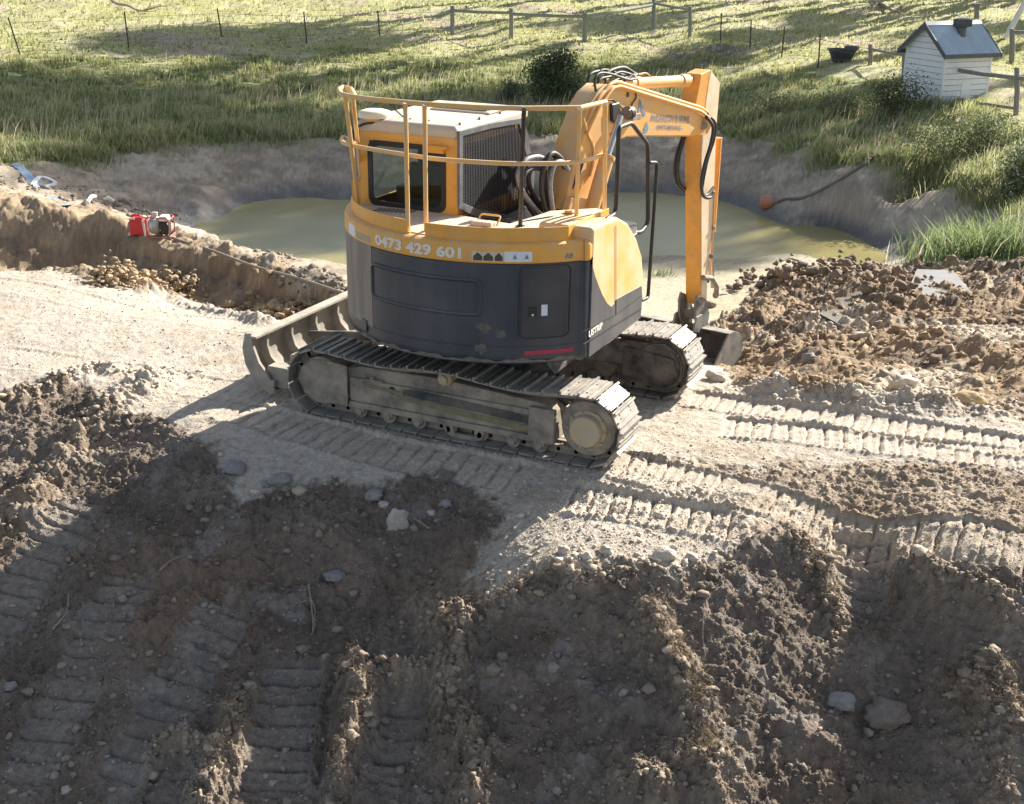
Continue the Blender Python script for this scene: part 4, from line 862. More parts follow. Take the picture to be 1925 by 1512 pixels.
# arm cylinder
def pcyl(a, b, off, r, mb, n=18): mb.cyl(bp(*a, off), bp(*b, off), r, n)
mb = MB(); pcyl((1168,158), (1288,152), 0, .062, mb); pcyl((1190,157), (1200,156.5), 0, .074, mb); pcyl((1278,152.5), (1291,152), 0, .075, mb); ac = mb.build('arm_cylinder', M_boom, EX, bevel=.006)
mb = MB(); pcyl((1288,152), (1322,146), 0, .032, mb); mb.cyl(bp(1324,146,-.06), bp(1324,146,.06), .05, 14); mb.build('cylinder_rod', M_chrome, ac)
mb = MB(); mb.tube(spline([bp(u, v, .02) for u, v in [(1200,140),(1215,138),(1226,146),(1240,152),(1262,148),(1280,144)]], 6), .009, 6); mb.build('cylinder_pipe', M_boom, ac)
mb = MB(); bprism(mb, [(1160,166),(1176,146),(1186,148),(1192,170)], -.1, -.07, -.07); bprism(mb, [(1164,168),(1180,148),(1190,150),(1196,172)], .07, .10, .10); mb.build('cylinder_lug', M_boom, boom, bevel=.005)
# boom cylinders (one each side)
for off in (-.30, .27):
    du = 0 if off > 0 else -62; dv = 0 if off > 0 else -12
    a = bp(1108+du, 408+dv, off); b = bp(1140+du, 300+dv, off); c_ = bp(1166+du, 218+dv, off)
    mb = MB(); mb.cyl(a, b, .075, 20); mb.cyl(b, b+(b-a)*.06, .085, 20); bc = mb.build('boom_cylinder', M_boom, EX, bevel=.005)
    mb = MB(); mb.cyl(b, c_, .036, 14); mb.build('cylinder_rod', M_chrome, bc)
# stick
HS = .10
mb = MB(); bprism(mb, [(1308,196),(1318,140),(1336,131),(1354,156),(1353,172),(1348,232),(1344,330),(1340,440),(1331,505),(1329,562),(1318,575),(1316,560),(1316,300),(1317,262)], -HS, HS)
stick = mb.build('stick', M_stick, EX, smooth=40, bevel=.012)
mb = MB(); bprism(mb, [(1337,134),(1353,157),(1352,172),(1347,232),(1343,330),(1339,440),(1330,505),(1328,562),(1319,566),(1319,300),(1320,262),(1326,205),(1332,160)], HS-.01, HS+.004, HS+.004); mb.build('stick_sun_tint', mat('painted_sunlight_cream', (.78, .66, .50), (.70, .52, .32), .6, 6, .52, .1, 50), stick, smooth=0)  # added thin cream sheet: sunlight on the stick's right face painted as colour
mb = MB(); mb.cyl(bp(1322,236,-.17), bp(1322,236,.17), .05, 18); mb.cyl(bp(1318,565,-.15), bp(1318,565,.15), .04, 18); mb.build('pivot_pin', M_frame, stick)
mb = MB(); bprism(mb, [(1316,214),(1330,216),(1338,236),(1330,252),(1312,256)], -.145, -.105, -.105); bprism(mb, [(1316,214),(1330,216),(1338,236),(1330,252),(1312,256)], .105, .145, .145); mb.build('boom_tip_fork', M_boom, boom, bevel=.006)
mb = MB(); bprism(mb, [(1313,150),(1326,142),(1326,168),(1314,170)], -.05, .05, 0); mb.build('clevis_slot', M_black, stick)
for i, (L, off) in enumerate([([(1330,216),(1344,232),(1342,262),(1330,300),(1322,340),(1320,360),(1328,368),(1342,352)], .16), ([(1328,220),(1340,238),(1336,270),(1324,310),(1318,345),(1322,368),(1334,372),(1342,362)], .20),
                    ([(1283,258),(1272,290),(1268,320),(1272,345),(1286,360)], -.14), ([(1287,258),(1278,290),(1274,320),(1278,345),(1288,356)], -.10)]):
    ppipe('stick_hose', L, off, .019, M_rubber, stick)
ppipe('stick_pipe', [(1343,360),(1341,420),(1338,470),(1334,520)], .115, .011, M_boom, stick)
for q_ in ((1341,425,431),(1337,478,485)):
    mb = MB(); mb.cyl(bp(q_[0],q_[1],.115), bp(q_[0],q_[2],.115), .024, 8); mb.build('stick_clamp', M_frame, stick)
# bucket cylinder on the far side of the stick and its links
f_ = lambda u, v, off, k=.20: bp(u, v, off)+bd*k
mb = MB(); mb.cyl(f_(1338,262,0,.16), f_(1326,440,0,.16), .055, 16); bk = mb.build('bucket_cylinder', M_stick, EX)
mb = MB(); mb.cyl(f_(1326,440,0,.16), f_(1330,545,0,.14), .028, 12); mb.build('cylinder_rod', M_chrome, bk)
for off in (-.13, .13):
    mb = MB(); P = [bp(1322,522,off), bp(1336,524,off)+bd*.03, bp(1344,540,off)+bd*.05, bp(1343,556,off)+bd*.05]; mb.tube(P, [.035, .032, .032, .04], 8); mb.build('bucket_link', M_frame, EX, bevel=.004)
mb = MB(); mb.cyl(bp(1342,557,-.16)+bd*.05, bp(1342,557,.16)+bd*.05, .04, 14); mb.build('link_pin', M_frame, EX)
# quick hitch
mb = MB(); bprism(mb, [(1312,555),(1328,562),(1334,590),(1330,618),(1314,622),(1308,600),(1308,570)], .08, .11, .11); bprism(mb, [(1312,555),(1328,562),(1334,590),(1330,618),(1314,622),(1308,600),(1308,570)], -.14, -.11, .11)
bprism(mb, [(1313,585),(1326,582),(1330,600),(1314,602)], -.12, .09, .10); mb.cyl(bp(1318,610,-.14), bp(1318,610,.12), .035, 12)
hitch = mb.build('quick_hitch', M_buck, EX, bevel=.006)
# bucket
OB = .50; WB = 1.38
mb = MB(); shell = [(1368,627),(1378,622),(1388,626),(1393,645),(1390,690),(1380,707),(1368,713),(1336,697)]
th = .022
Q = [bp(u, v, OB) for u, v in shell]; cen = sum(Q)/len(Q)
inn = [q+(cen-q)/np.linalg.norm(cen-q)*th for q in Q]; sect = [tuple(q) for q in Q]+[tuple(q) for q in inn[::-1]]
mb.loft([sect, [tuple(np.array(p)-bn*WB) for p in sect]])
bk2 = mb.build('bucket', M_buck, EX, smooth=50)
for o2 in (OB+.012, OB-WB-.012):
    mb = MB(); sh = o2-OB; n = len(Q); V = [tuple(q+bn*(sh-.012)) for q in Q]+[tuple(q+bn*(sh+.012)) for q in Q]
    mb.add(V, [tuple(range(n))[::-1], tuple(range(n, 2*n))]+[(i, (i+1) % n, n+(i+1) % n, n+i) for i in range(n)]); mb.build('bucket_side', M_buck, bk2, bevel=.004)
mb = MB(); a, b = Q[-1], Q[0]; ed = [Q[-1], Q[-1]+(Q[-1]-Q[-2])/np.linalg.norm(Q[-1]-Q[-2])*.06]
mb.loft([[tuple(ed[0]), tuple(ed[1]), tuple(ed[1]+np.array([0, 0, .012])), tuple(ed[0]+np.array([0, 0, .025]))], [tuple(np.array(p)-bn*WB) for p in (ed[0], ed[1], ed[1]+np.array([0, 0, .012]), ed[0]+np.array([0, 0, .025]))]]); mb.build('bucket_lip', M_buck, bk2)
for o2 in (.13, -.16):
    mb = MB(); bprism(mb, [(1300,624),(1306,596),(1316,590),(1326,600),(1332,628)], o2-.012, o2+.012, .11); mb.build('bucket_ear', M_buck, bk2, bevel=.004)
print('BUCKET', [np.round(q, 2).tolist() for q in Q][:1], np.round(Q[6], 2), 'stick', np.round(bp(1330,150), 2), np.round(bp(1318,565), 2), 'boom', np.round(bp(1060,396,HB), 2), np.round(bp(1150,160,HB), 2))
# ---------------------------------------------------------------- writing and decals
def text_mesh(s, size=1, bold=0.0, ext=0, sx=1.0):
    c = bpy.data.curves.new('txt', 'FONT'); c.body = s; c.size = size; c.offset = bold; c.extrude = ext; c.resolution_u = 3
    o = bpy.data.objects.new('txt', c); COL.objects.link(o); dg = bpy.context.evaluated_depsgraph_get(); dg.update()
    me = bpy.data.meshes.new_from_object(o.evaluated_get(dg)); V = np.array([v.co[:] for v in me.vertices]); F = [list(p.vertices) for p in me.polygons]
    bpy.data.objects.remove(o); bpy.data.curves.remove(c); bpy.data.meshes.remove(me); V[:, 0] *= sx
    return V, F
def place_text(name, s, fn, m, par, size, bold=.0, sx=1.0):
    V, F = text_mesh(s, size, bold, 0, sx); W_ = [tuple(fn(v[0], v[1])) for v in V]
    me = bpy.data.meshes.new(name); me.from_pydata(W_, [], F); me.update(); return link(name, me, m, par)
# phone number round the yellow band
ta, tz = th_z(706, 467, RB+.008); tb, tz2 = th_z(870, 492, RB+.008); span = (tb-ta)*(RB+.01)
V, F = text_mesh('0473 429 601', .13, .005); wd_ = V[:, 0].max(); sx_ = span/wd_
place_text('phone_number', '0473 429 601', lambda x, y: ((RB+.0105)*math.cos(ta+x/(RB+.01)), (RB+.0105)*math.sin(ta+x/(RB+.01)), 1.862+y), M_white, band,   .128, .005, span/V[:, 0].max())
def decal(name, u0, u1, z0, z1, m, dr_=.0095):
    a = th_z(u0, 480, RB)[0]; b = th_z(u1, 480, RB)[0]; mb = MB(); curved(mb, a, b, z0, z1, RB, RB+dr_, 4); return mb.build(name, m, band, smooth=0)
M_cream = mat('cream_sticker', (.66, .60, .48), (.58, .50, .38), .6, 20, .5)
M_pict = mat('pictogram_black', (.05, .045, .03), (.10, .08, .05), .6, 20, .5)
decal('warning_sticker', 887, 947, 1.845, 1.93, M_cream)
for u0, u1 in ((890, 907), (909, 927), (930, 945)):
    a = th_z(u0, 480, RB)[0]; b = th_z(u1, 480, RB)[0]; r_ = RB+.0105; mb = MB()
    mb.add([(r_*math.cos(a), r_*math.sin(a), 1.852), (r_*math.cos(b), r_*math.sin(b), 1.852), (r_*math.cos(b), r_*math.sin(b), 1.888), (r_*math.cos((a+b)/2), r_*math.sin((a+b)/2), 1.925), (r_*math.cos(a), r_*math.sin(a), 1.888)], [(0, 1, 2, 3, 4)])
    mb.build('pictogram', M_pict, band, smooth=0)
decal('blue_sticker', 948, 1000, 1.845, 1.935, M_stk); decal('number_sticker', 659, 670, 1.845, 1.95, M_stk); decal('faded_sticker', 672, 698, 1.85, 1.915, mat('faded_sticker', (.50, .40, .27), (.42, .34, .24), .8, 20, .5))
for u in (968, 990):
    a = th_z(u, 480, RB)[0]; r_ = RB+.0112; mb = MB(); w_ = .012
    mb.add([(r_*math.cos(a-w_), r_*math.sin(a-w_), 1.87), (r_*math.cos(a+w_), r_*math.sin(a+w_), 1.87), (r_*math.cos(a), r_*math.sin(a), 1.915)], [(0, 1, 2)]); mb.build('pictogram', M_letter, band, smooth=0)
ta3 = th_z(1062, 487, RB)[0]
place_text('band_marking', 'A9', lambda x, y: ((RB+.0105)*math.cos(ta3+x/RB), (RB+.0105)*math.sin(ta3+x/RB), 1.86+y), M_letter, band, .06, .003)
# side marking
o_ = onx(1108, 612, 1.287)
place_text('side_marking', 'USTRIP', lambda x, y: (1.2845, o_[1]+x, 1.125+y), M_white, sb, .085, .003, 1.25)
# boom lettering
def btext(name, s, u0, v0, u1, v1, size, m, bold=.0015):
    a = bp(u0, v0, HB+.004); b = bp(u1, v1, HB+.004); V, F = text_mesh(s, size, bold); L = V[:, 0].max(); ex_ = (b-a)/L; up = np.array([0, 0, 1.])
    return place_text(name, s, lambda x, y: a+ex_*x+up*y, m, boom, size, bold)
btext('boom_lettering', 'ANDERSON & SONS', 1223, 228, 1296, 231, .105, M_letter)
btext('boom_lettering', '- EARTHMOVING -', 1232, 243, 1284, 245, .07, M_letter)
mb = MB()
for P in ([(1202,186),(1206,190),(1203,210),(1199,212)], [(1202,186),(1214,214),(1211,220),(1203,200)], [(1216,228),(1219,240),(1217,249),(1210,243)], [(1196,248),(1214,246),(1216,250),(1200,250)]):
    V = [bp(u, v, HB+.004) for u, v in P]; mb.add(V, [tuple(range(len(V)))])
mb.build('boom_emblem', mat('blue_emblem', (.14, .25, .42), (.2, .28, .4), .5), boom, smooth=0)
# ================================================================== PROPS, STONES, VEGETATION
rng = np.random.default_rng(7)
camr = np.array([math.cos(_yaw), -math.sin(_yaw), 0.]); camf = np.array([math.sin(_yaw), math.cos(_yaw), 0.])
def gp(u, v):
    p = hit(u, v); return np.array([p[0], p[1], groundz(p[0], p[1])[0]])
def vtop(P, v, du=0):
    """height z above which the vertical through P shows at photo row v"""
    d0 = P-CO; f = np.array([d0[0], d0[1], 0]); f /= np.linalg.norm(f)
    # photo column of P
    zc = d0@_F; u = CW/2+CF*(d0@_R2)/zc
    return onplane(u+du, v, P, f)
def pxm(P): return CF/((P-CO)@_F)      # photo pixels per metre at P
def frame(P, right=None):
    r = camr if right is None else right; f = np.array([-r[1], r[0], 0.])
    return Matrix(((r[0], f[0], 0, P[0]), (r[1], f[1], 0, P[1]), (0, 0, 1, P[2]), (0, 0, 0, 1)))
# ---- ico templates
def ico(sub):
    bm = bmesh.new(); bmesh.ops.create_icosphere(bm, subdivisions=sub, radius=1); V = np.array([v.co[:] for v in bm.verts]); F = np.array([[v.index for v in f.verts] for f in bm.faces]); bm.free(); return V, F
I1, I2, I3 = ico(1), ico(2), ico(3)
def lump(V, seed, amp=.3, sc=1.3):
    n = perlin(V[:, 0]*sc+seed*3.1, V[:, 1]*sc+V[:, 2]*1.7+seed, seed)+.5*perlin(V[:, 2]*sc*2+seed, V[:, 0]*sc*2-V[:, 1], seed+5)
    n += -.35*np.abs(perlin(V[:, 1]*2.3+seed, V[:, 2]*2.1+seed*2, seed+9))
    return V*(1+amp*n)[:, None]
def clods(name, P, size, col, mat_, tmpl=I1, flat=.75, sink=.35):
    """many small stones in ONE mesh"""
    n = len(P); VT, FT = tmpl; k = len(VT)
    var = np.stack([lump(VT, s, .62, 2.1) for s in range(24)])
    T = var[rng.integers(0, 24, n)]                         # n,k,3
    a = rng.uniform(0, 2*np.pi, n); c, s = np.cos(a), np.sin(a)
    sx = size*rng.uniform(.7, 1.2, n); sy = size*rng.uniform(.6, 1.1, n); sz = size*flat*rng.uniform(.6, 1.1, n)
    X = T[:, :, 0]*sx[:, None]; Y = T[:, :, 1]*sy[:, None]; Zz = T[:, :, 2]*sz[:, None]
    V = np.stack([X*c[:, None]-Y*s[:, None], X*s[:, None]+Y*c[:, None], Zz], -1)+P[:, None, :]+np.array([0, 0, 1])*(sz*(1-2*sink))[:, None, None]
    F = (FT[None]+(np.arange(n)*k)[:, None, None]).reshape(-1, 3)
    C4 = np.concatenate([col, np.zeros((n, 1))], 1); C4 = np.repeat(C4, k, 0)
    return mesh_np(name, V.reshape(-1, 3), F, mat_, col=C4, smooth=False)
M_clod = vcmat('soil_clod', .95, .5, (45, 140), .01)
G2 = np.stack([GX, GY, GZ], 1); GDIST = np.hypot(GX-CO[0], GY-CO[1])
dth = np.repeat(np.abs(np.gradient(ang))[None], GN[0], 0).ravel(); drr = np.repeat(np.gradient(rad)[:, None], GN[1], 1).ravel()
AREA = GDIST*dth*drr; angw = np.repeat((np.abs(ang-a0) < R_(27))[None], GN[0], 0).ravel()
def sample(n, poly=None, rmin=6.5, rmax=60, power=0):
    m = angw & (GDIST > rmin) & (GDIST < rmax)
    if poly is not None:
        q = poly; m &= (GX > q[:, 0].min()-.3) & (GX < q[:, 0].max()+.3) & (GY > q[:, 1].min()-.3) & (GY < q[:, 1].max()+.3)
        idx = np.nonzero(m)[0]; k = inside(GX[idx], GY[idx], q); idx = idx[k]
    else: idx = np.nonzero(m)[0]
    w_ = AREA[idx]*GDIST[idx]**power; w_ /= w_.sum(); s = rng.choice(idx, n, p=w_)
    j = rng.uniform(-.006, .006, (n, 3)); j[:, 2] = 0
    return s, G2[s]+j
def psize(n, lo, hi, p=2.2): return lo*(1-rng.uniform(0, 1, n)*(1-(lo/hi)**p))**(-1/p)
def cl_for(s, b=1.0, v=.18, tint=None):
    c = gcol[s, :3]*b*(1+rng.normal(0, v, (len(s), 1)))
    if tint is not None: t = rng.uniform(0, 1, (len(s), 1))**2; c = c*(1-t*.8)+np.array(tint)*t*.8
    return np.clip(c, .03, .75)
P_ = []
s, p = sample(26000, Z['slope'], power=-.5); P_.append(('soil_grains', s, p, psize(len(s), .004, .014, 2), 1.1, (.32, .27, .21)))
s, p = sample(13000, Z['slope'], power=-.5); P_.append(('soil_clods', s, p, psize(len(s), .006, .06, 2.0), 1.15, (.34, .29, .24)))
s, p = sample(6000, Z['topsoil']); P_.append(('topsoil_crumbs', s, p, psize(len(s), .004, .024, 2.4), 1.05, None))
s, p = sample(3600, Z['pale']); P_.append(('pale_crumbs', s, p, psize(len(s), .005, .04, 2.5), 1.0, None))
s, p = sample(9000, hits([(-60,500),(450,600),(640,640),(1340,740),(1990,800),(1990,900),(1100,930),(900,930),(300,810),(-60,740)])); P_.append(('platform_crumbs', s, p, psize(len(s), .004, .022, 2.6), 1.0, None))
for nm, s, p, sz, b, t in P_:
    tag(clods(nm, p, sz, cl_for(s, b, .15, t), M_clod), kind='stuff', label={'soil_grains': 'fine dark soil grains on the shaded embankment', 'soil_clods': 'dark soil clods strewn over the shaded embankment', 'topsoil_crumbs': 'brown topsoil crumbs on the sunlit bank top', 'pale_crumbs': 'pale clay crumbs at the crest below the tracks', 'platform_crumbs': 'fine clay crumbs on the sunlit wall top'}[nm], cat='soil')
s, p = sample(9000, Z['rubble']); sz = psize(len(s), .010, .11, 2.2); tag(clods('rubble_clods', p, sz, cl_for(s, .9, .2, (.34, .26, .18)), M_clod, I2, .8, .5), 'broken brown clay clods heaped beside the bucket', 'soil', kind='stuff')
RP = []
for Pq, hh, wd in RIDGES[:16]:
    L = np.append(0, np.cumsum(np.hypot(*np.diff(Pq[:, :2], axis=0).T))); n = int(L[-1]*150); t = rng.uniform(0, L[-1], n)
    x = np.interp(t, L, Pq[:, 0])+rng.normal(0, wd*.55, n); y = np.interp(t, L, Pq[:, 1])+rng.normal(0, wd*.55, n); RP.append(np.stack([x, y], 1))
RP = np.vstack(RP); rz, rc = detail(RP[:, 0], RP[:, 1], base(RP[:, 0], RP[:, 1]))
tag(clods('ridge_clods', np.column_stack([RP, rz]), psize(len(RP), .010, .055, 1.8), np.clip(rc[:, :3]*1.15*(1+rng.normal(0, .15, (len(RP), 1))), .03, .7), M_clod, I2), 'crumbly clods along the spoil ridges', 'soil', kind='stuff')
def pile(name, px, n, lo, hi, col, label, h=0, sd=.2):
    P = hits(px); t = rng.uniform(0, len(P)-1, n); i = np.minimum(t.astype(int), len(P)-2); f = (t-i)[:, None]
    q = P[i, :2]*(1-f)+P[i+1, :2]*f+rng.normal(0, sd, (n, 2)); z = groundz(q[:, 0], q[:, 1])+np.abs(rng.normal(0, h+1e-6, n))
    c = np.array(col)*(1+rng.normal(0, .14, (n, 1)))
    tag(clods(name, np.column_stack([q, z]), psize(n, lo, hi, 1.3), np.clip(c, .05, .7), M_clod, I2, .8, .46), label, 'soil', kind='stuff')
pile('ochre_clods', [(195,528),(240,530),(300,540),(370,556)], 520, .02, .085, (.36, .27, .17), 'ochre clay lumps piled at the foot of the left cut', .10, .17)
pile('ochre_clods', [(470,576),(520,584),(565,594)], 110, .03, .11, (.36, .27, .165), 'ochre clay lumps at the foot of the cut beside the blade', .05, .14)
pile('shore_clods', [(480,470),(560,515),(650,548)], 260, .02, .08, (.22, .18, .14), 'dark crumbs along the pond edge of the ridge', 0, .2)
pile('shore_clods', [(0,330),(200,385),(330,415)], 300, .02, .09, (.30, .25, .2), 'grey crumbs beside the blue hose', 0, .5)
pile('mound_clods', [(1430,545),(1520,522),(1600,530),(1680,560)], 420, .03, .13, (.22, .165, .12), 'dark clods on the heap behind the bucket', .12, .4)
# ---- single rocks one can point to
M_rock = vcmat('rock', .9, .6, (20, 60), .02)
def rock(u, v, wpx, asp, col, label, name='rock', tall=.7, seed=0, sub=I3, sink=.3, grp=None):
    P = gp(u, v); s = wpx/pxm(P)/2; V = lump(sub[0], seed+30, .35, 1.1)
    V = np.sign(V)*np.abs(V)**.9*np.array([s, s*asp, s*tall]); V = V @ np.array(frame(np.array([0, 0, 0.])))[:3, :3].T
    C4 = np.tile(np.array([*col, 0.]), (len(V), 1)); C4[:, :3] *= (1+.12*perlin(V[:, 0]*8/s*.1, V[:, 2]*8/s*.1, seed))[:, None]
    o = mesh_np(name, V, sub[1], M_rock, col=C4, smooth=True); o.location = (P[0], P[1], P[2]+s*tall*(1-2*sink)); return tag(o, label, 'rock', grp)
PALE = (.46, .42, .37); GREY = (.27, .255, .25); BRN = (.25, .20, .15)
rock(748, 990, 44, .3, PALE, 'upright pale stone slab standing in the dark slope', tall=1.35, seed=1)
rock(440, 885, 52, .8, GREY, 'flat grey rock at the dark crest left of the tracks', tall=.5, seed=2)
rock(528, 908, 42, .8, GREY, 'grey rock at the crest below the near track', tall=.6, seed=3)
rock(562, 928, 28, .8, (.42, .36, .26), 'small yellowish rock just below the near track', tall=.6, seed=4)
rock(704, 934, 36, .8, GREY, 'grey rock perched above the upright slab', tall=.55, seed=5)
rock(722, 950, 22, .8, PALE, 'small pale stone touching the top of the upright slab', tall=.7, seed=6)
rock(838, 950, 24, .8, GREY, 'small grey stone right of the upright slab', tall=.7, seed=7)
rock(630, 1085, 40, .8, GREY, 'dark grey rock in the middle of the shaded slope', tall=.5, seed=8)
rock(1665, 1348, 92, .7, (.22, .18, .15), 'big rounded brown boulder on the lower right slope', 'boulder', tall=.62, seed=9)
rock(1580, 1322, 56, .8, GREY, 'grey rock left of the big rounded boulder', tall=.55, seed=10)
rock(930, 1262, 30, .8, (.30, .24, .18), 'brown clod-like stone on the mound below the crest', tall=.8, seed=11)
rock(1698, 728, 54, .8, (.55, .48, .38), 'large pale rock in the clay rubble on the right', tall=.75, seed=12)
rock(1345, 716, 36, .9, (.42, .38, .33), 'grey stone on the ground in front of the bucket', tall=.8, seed=13)
rock(1250, 1052, 44, .8, (.52, .46, .38), 'pale clay boulder on the sunlit crest', tall=.7, seed=14)
rock(1060, 1040, 24, .8, (.52, .46, .38), 'pale stone at the crest edge near the shadow line', tall=.8, seed=15)
rock(1140, 1042, 26, .8, (.50, .44, .36), 'pale stone on the crest left of the clay boulder', tall=.8, seed=16)
rock(1300, 1054, 24, .8, (.50, .44, .36), 'pale stone just right of the clay boulder', tall=.8, seed=17)
rock(345, 1300, 0.1, .8, GREY, 'tiny grey pebble in the shaded ruts', seed=18)
rock(20, 1296, 24, .8, GREY, 'grey stone near the left edge of the slope', tall=.7, seed=19)
rock(378, 1212, 18, .8, (.12, .12, .13), 'dark round stone above the lower track prints', tall=.8, seed=20)
rock(1335, 578, 24, .8, BRN, 'brown clod beside the quick hitch', tall=.8, seed=21)
rock(1520, 690, 30, .8, GREY, 'grey stone in the rubble face right of the bucket', tall=.8, seed=22)
rock(1620, 640, 50, .5, (.40, .34, .26), 'long pale slab in the rubble', tall=.4, seed=23)
rock(1815, 762, 70, .6, (.44, .32, .17), 'ochre clay block at the front of the rubble', tall=.6, seed=24)
rock(125, 1490, 20, .8, PALE, 'small pale stone at the bottom left', tall=.9, seed=25)
rock(810, 965, 16, .8, PALE, 'pale pebble under the shadow of the tracks', tall=.8, seed=26)
rock(500, 912, 22, .8, GREY, 'grey stone left of the yellowish rock', tall=.7, seed=27)
# shallow puddles in the rubble
for lab, px in (('shiny shallow puddle in the middle of the clay rubble', [(1540,592),(1570,566),(1650,552),(1690,566),(1660,596),(1590,610)]), ('small shiny puddle in the mud near the rushes', [(1700,560),(1720,535),(1790,528),(1830,545),(1790,565),(1730,572)])):
    WS = hits(px); zz = groundz(WS[:, 0], WS[:, 1]); gxx = WS[:, :2].mean(0); zc = float(np.percentile(np.append(zz, groundz(gxx[0]+rng.uniform(-.6, .6, 60), gxx[1]+rng.uniform(-.6, .6, 60))), 52)); mb = MB()
    mb.add([(q[0], q[1], zc) for q in WS], [tuple(range(len(WS)))]); pm_ = bpy.data.materials.get('wet_mud_water') or mat('wet_mud_water', (.20, .18, .15), (.26, .23, .19), .08, 5, .5)
    tag(mb.build('puddle', pm_, smooth=0), kind='structure')
# ---- fibres, roots and twigs on the soil
def strands(name, P, L, r, col, mat_, lift=.5, kind=None, label=None, cat=None):
    n = len(P); a = rng.uniform(0, 2*np.pi, n); el = rng.uniform(0, 1, n)*lift; d = np.stack([np.cos(a)*np.cos(el), np.sin(a)*np.cos(el), np.sin(el)], 1)
    s = np.stack([-np.sin(a), np.cos(a), np.zeros(n)], 1); bend = rng.normal(0, .35, (n, 1))
    p0 = P; p1 = P+d*(L*.5)[:, None]+s*bend*(L*.15)[:, None]+np.array([0, 0, .12])*L[:, None]; p2 = P+d*L[:, None]+s*bend*(L*.5)[:, None]-np.array([0, 0, .1])*L[:, None]
    r = np.asarray(r).reshape(-1, 1); up = np.array([0, 0, 1.])
    V = np.stack([p0-s*r, p0+s*r, p1+s*r, p1-s*r, p1+up*r*1.2, p2], 1).reshape(-1, 3); b = (np.arange(n)*6)[:, None]
    F = np.concatenate([b+np.array([0, 1, 2]), b+np.array([0, 2, 3]), b+np.array([3, 2, 5]), b+np.array([1, 4, 2]), b+np.array([0, 3, 4])], 0)
    C4 = np.repeat(np.concatenate([col, np.zeros((n, 1))], 1), 6, 0); o = mesh_np(name, V, F, mat_, col=C4)
    return tag(o, label, cat, kind=kind)
M_straw = vcmat('straw', .9, 0)
s, p = sample(3200, Z['slope'], power=-.5); col = np.array([.33, .27, .19])*(1+rng.normal(0, .2, (len(s), 1)))
strands('root_fibres', p+np.array([0, 0, .004]), rng.uniform(.03, .13, len(s)), rng.uniform(.0008, .002, len(s)), col, M_straw, kind='stuff', label='thin dry roots and straw scattered on the shaded embankment', cat='straw')
# hairy root clumps catching the sun
HC = [([(1205,1170),(1250,1205),(1262,1240),(1290,1290),(1325,1325)], 1500, .07), ([(1050,1450),(1060,1180)], 0, .1), ([(1020,1210),(1035,1205)], 120, .03), ([(830,1180),(850,1210)], 240, .05), ([(820,1380),(870,1330),(840,1420)], 700, .09),
      ([(650,1270),(690,1340),(650,1440),(630,1510)], 900, .06), ([(1780,1280),(1830,1330),(1835,1390)], 900, .07), ([(1860,1290),(1900,1330),(1880,1420),(1860,1480)], 700, .06), ([(1290,1420),(1350,1440)], 400, .08), ([(440,1340),(430,1420),(380,1490)], 500, .06),
      ([(1480,1040),(1550,1080),(1570,1160)], 600, .06), ([(900,1150),(1000,1100),(1100,1085)], 700, .05), ([(1320,1395),(1345,1415)], 160, .04), ([(1640,1190),(1665,1205)], 140, .04)]
for k, (px, n, sd) in enumerate(HC):
    if n == 0: continue
    n = int(n*1.3)
    Pq = hits(px); t = rng.uniform(0, len(Pq)-1, n); i = np.minimum(t.astype(int), len(Pq)-2); f = (t-i)[:, None]; q = Pq[i, :2]*(1-f)+Pq[i+1, :2]*f+rng.normal(0, sd, (n, 2))
    z = groundz(q[:, 0], q[:, 1]); col = np.array([.32, .245, .16])*(1+rng.normal(0, .25, (n, 1)))
    strands('root_mat', np.column_stack([q, z+.005]), rng.uniform(.03, .10, n), rng.uniform(.0007, .0017, n), col, M_straw, 1.2, 'stuff', 'fibrous matted roots on the spoil ridges', 'roots')
M_twig = mat('bleached_twig', (.36, .31, .25), (.26, .21, .17), .9, 30, .5)
def twig(name, px, r, label, cat='stick', extra=(), lift=.012):
    t = [gp(*q)+np.array([0, 0, lift]) for q in px]; mb = MB(); n = len(t); mb.tube(spline(t, 4), [r*(1-.6*k/(4*(n-1))) for k in range(4*(n-1)+1)], 7)
    for e in extra:
        t2 = [gp(*q)+np.array([0, 0, lift]) for q in e]; mb.tube(spline(t2, 3), [r*.6*(1-.5*k/(3*(len(t2)-1))) for k in range(3*(len(t2)-1)+1)], 5)
    return tag(mb.build(name, M_twig, smooth=60), label, cat)
twig('stick', [(580,1098),(583,1125),(588,1165),(588,1195)], .010, 'forked dead stick lying down the middle of the shaded slope', extra=[[(583,1130),(592,1150),(590,1190)], [(588,1160),(594,1178)]])
twig('stick', [(300,1082),(325,1062),(365,1038)], .009, 'pale curved stick on the upper left slope')
twig('stick', [(100,1190),(125,1160),(130,1120)], .009, 'thin pale stick standing in the left ruts', extra=[[(78,1150),(90,1130)]])
twig('stick', [(1322,1162),(1321,1195),(1326,1232)], .005, 'thin straw stem on the right mound')
twig('stick', [(1070,918),(1090,940)], .0, 'x') if False else None
twig('stick', [(780,985),(800,998),(806,1004)], .010, 'short bleached root right of the upright slab', extra=[[(790,988),(792,975)]])
twig('branch', [(1455,497),(1490,488),(1545,512)], .035, 'dark branch lying at the sandy edge of the pond', extra=[[(1500,492),(1520,482)]])
twig('branch', [(1640,8),(1665,18),(1682,30),(1690,26)], .10, 'fallen grey branch lying on the paddock', extra=[[(1665,18),(1690,10),(1697,22)], [(1650,12),(1640,22)]], lift=.15)
twig('stick', [(1720,470),(1750,478)], .012, 'bleached stick in the mud beside the reeds')
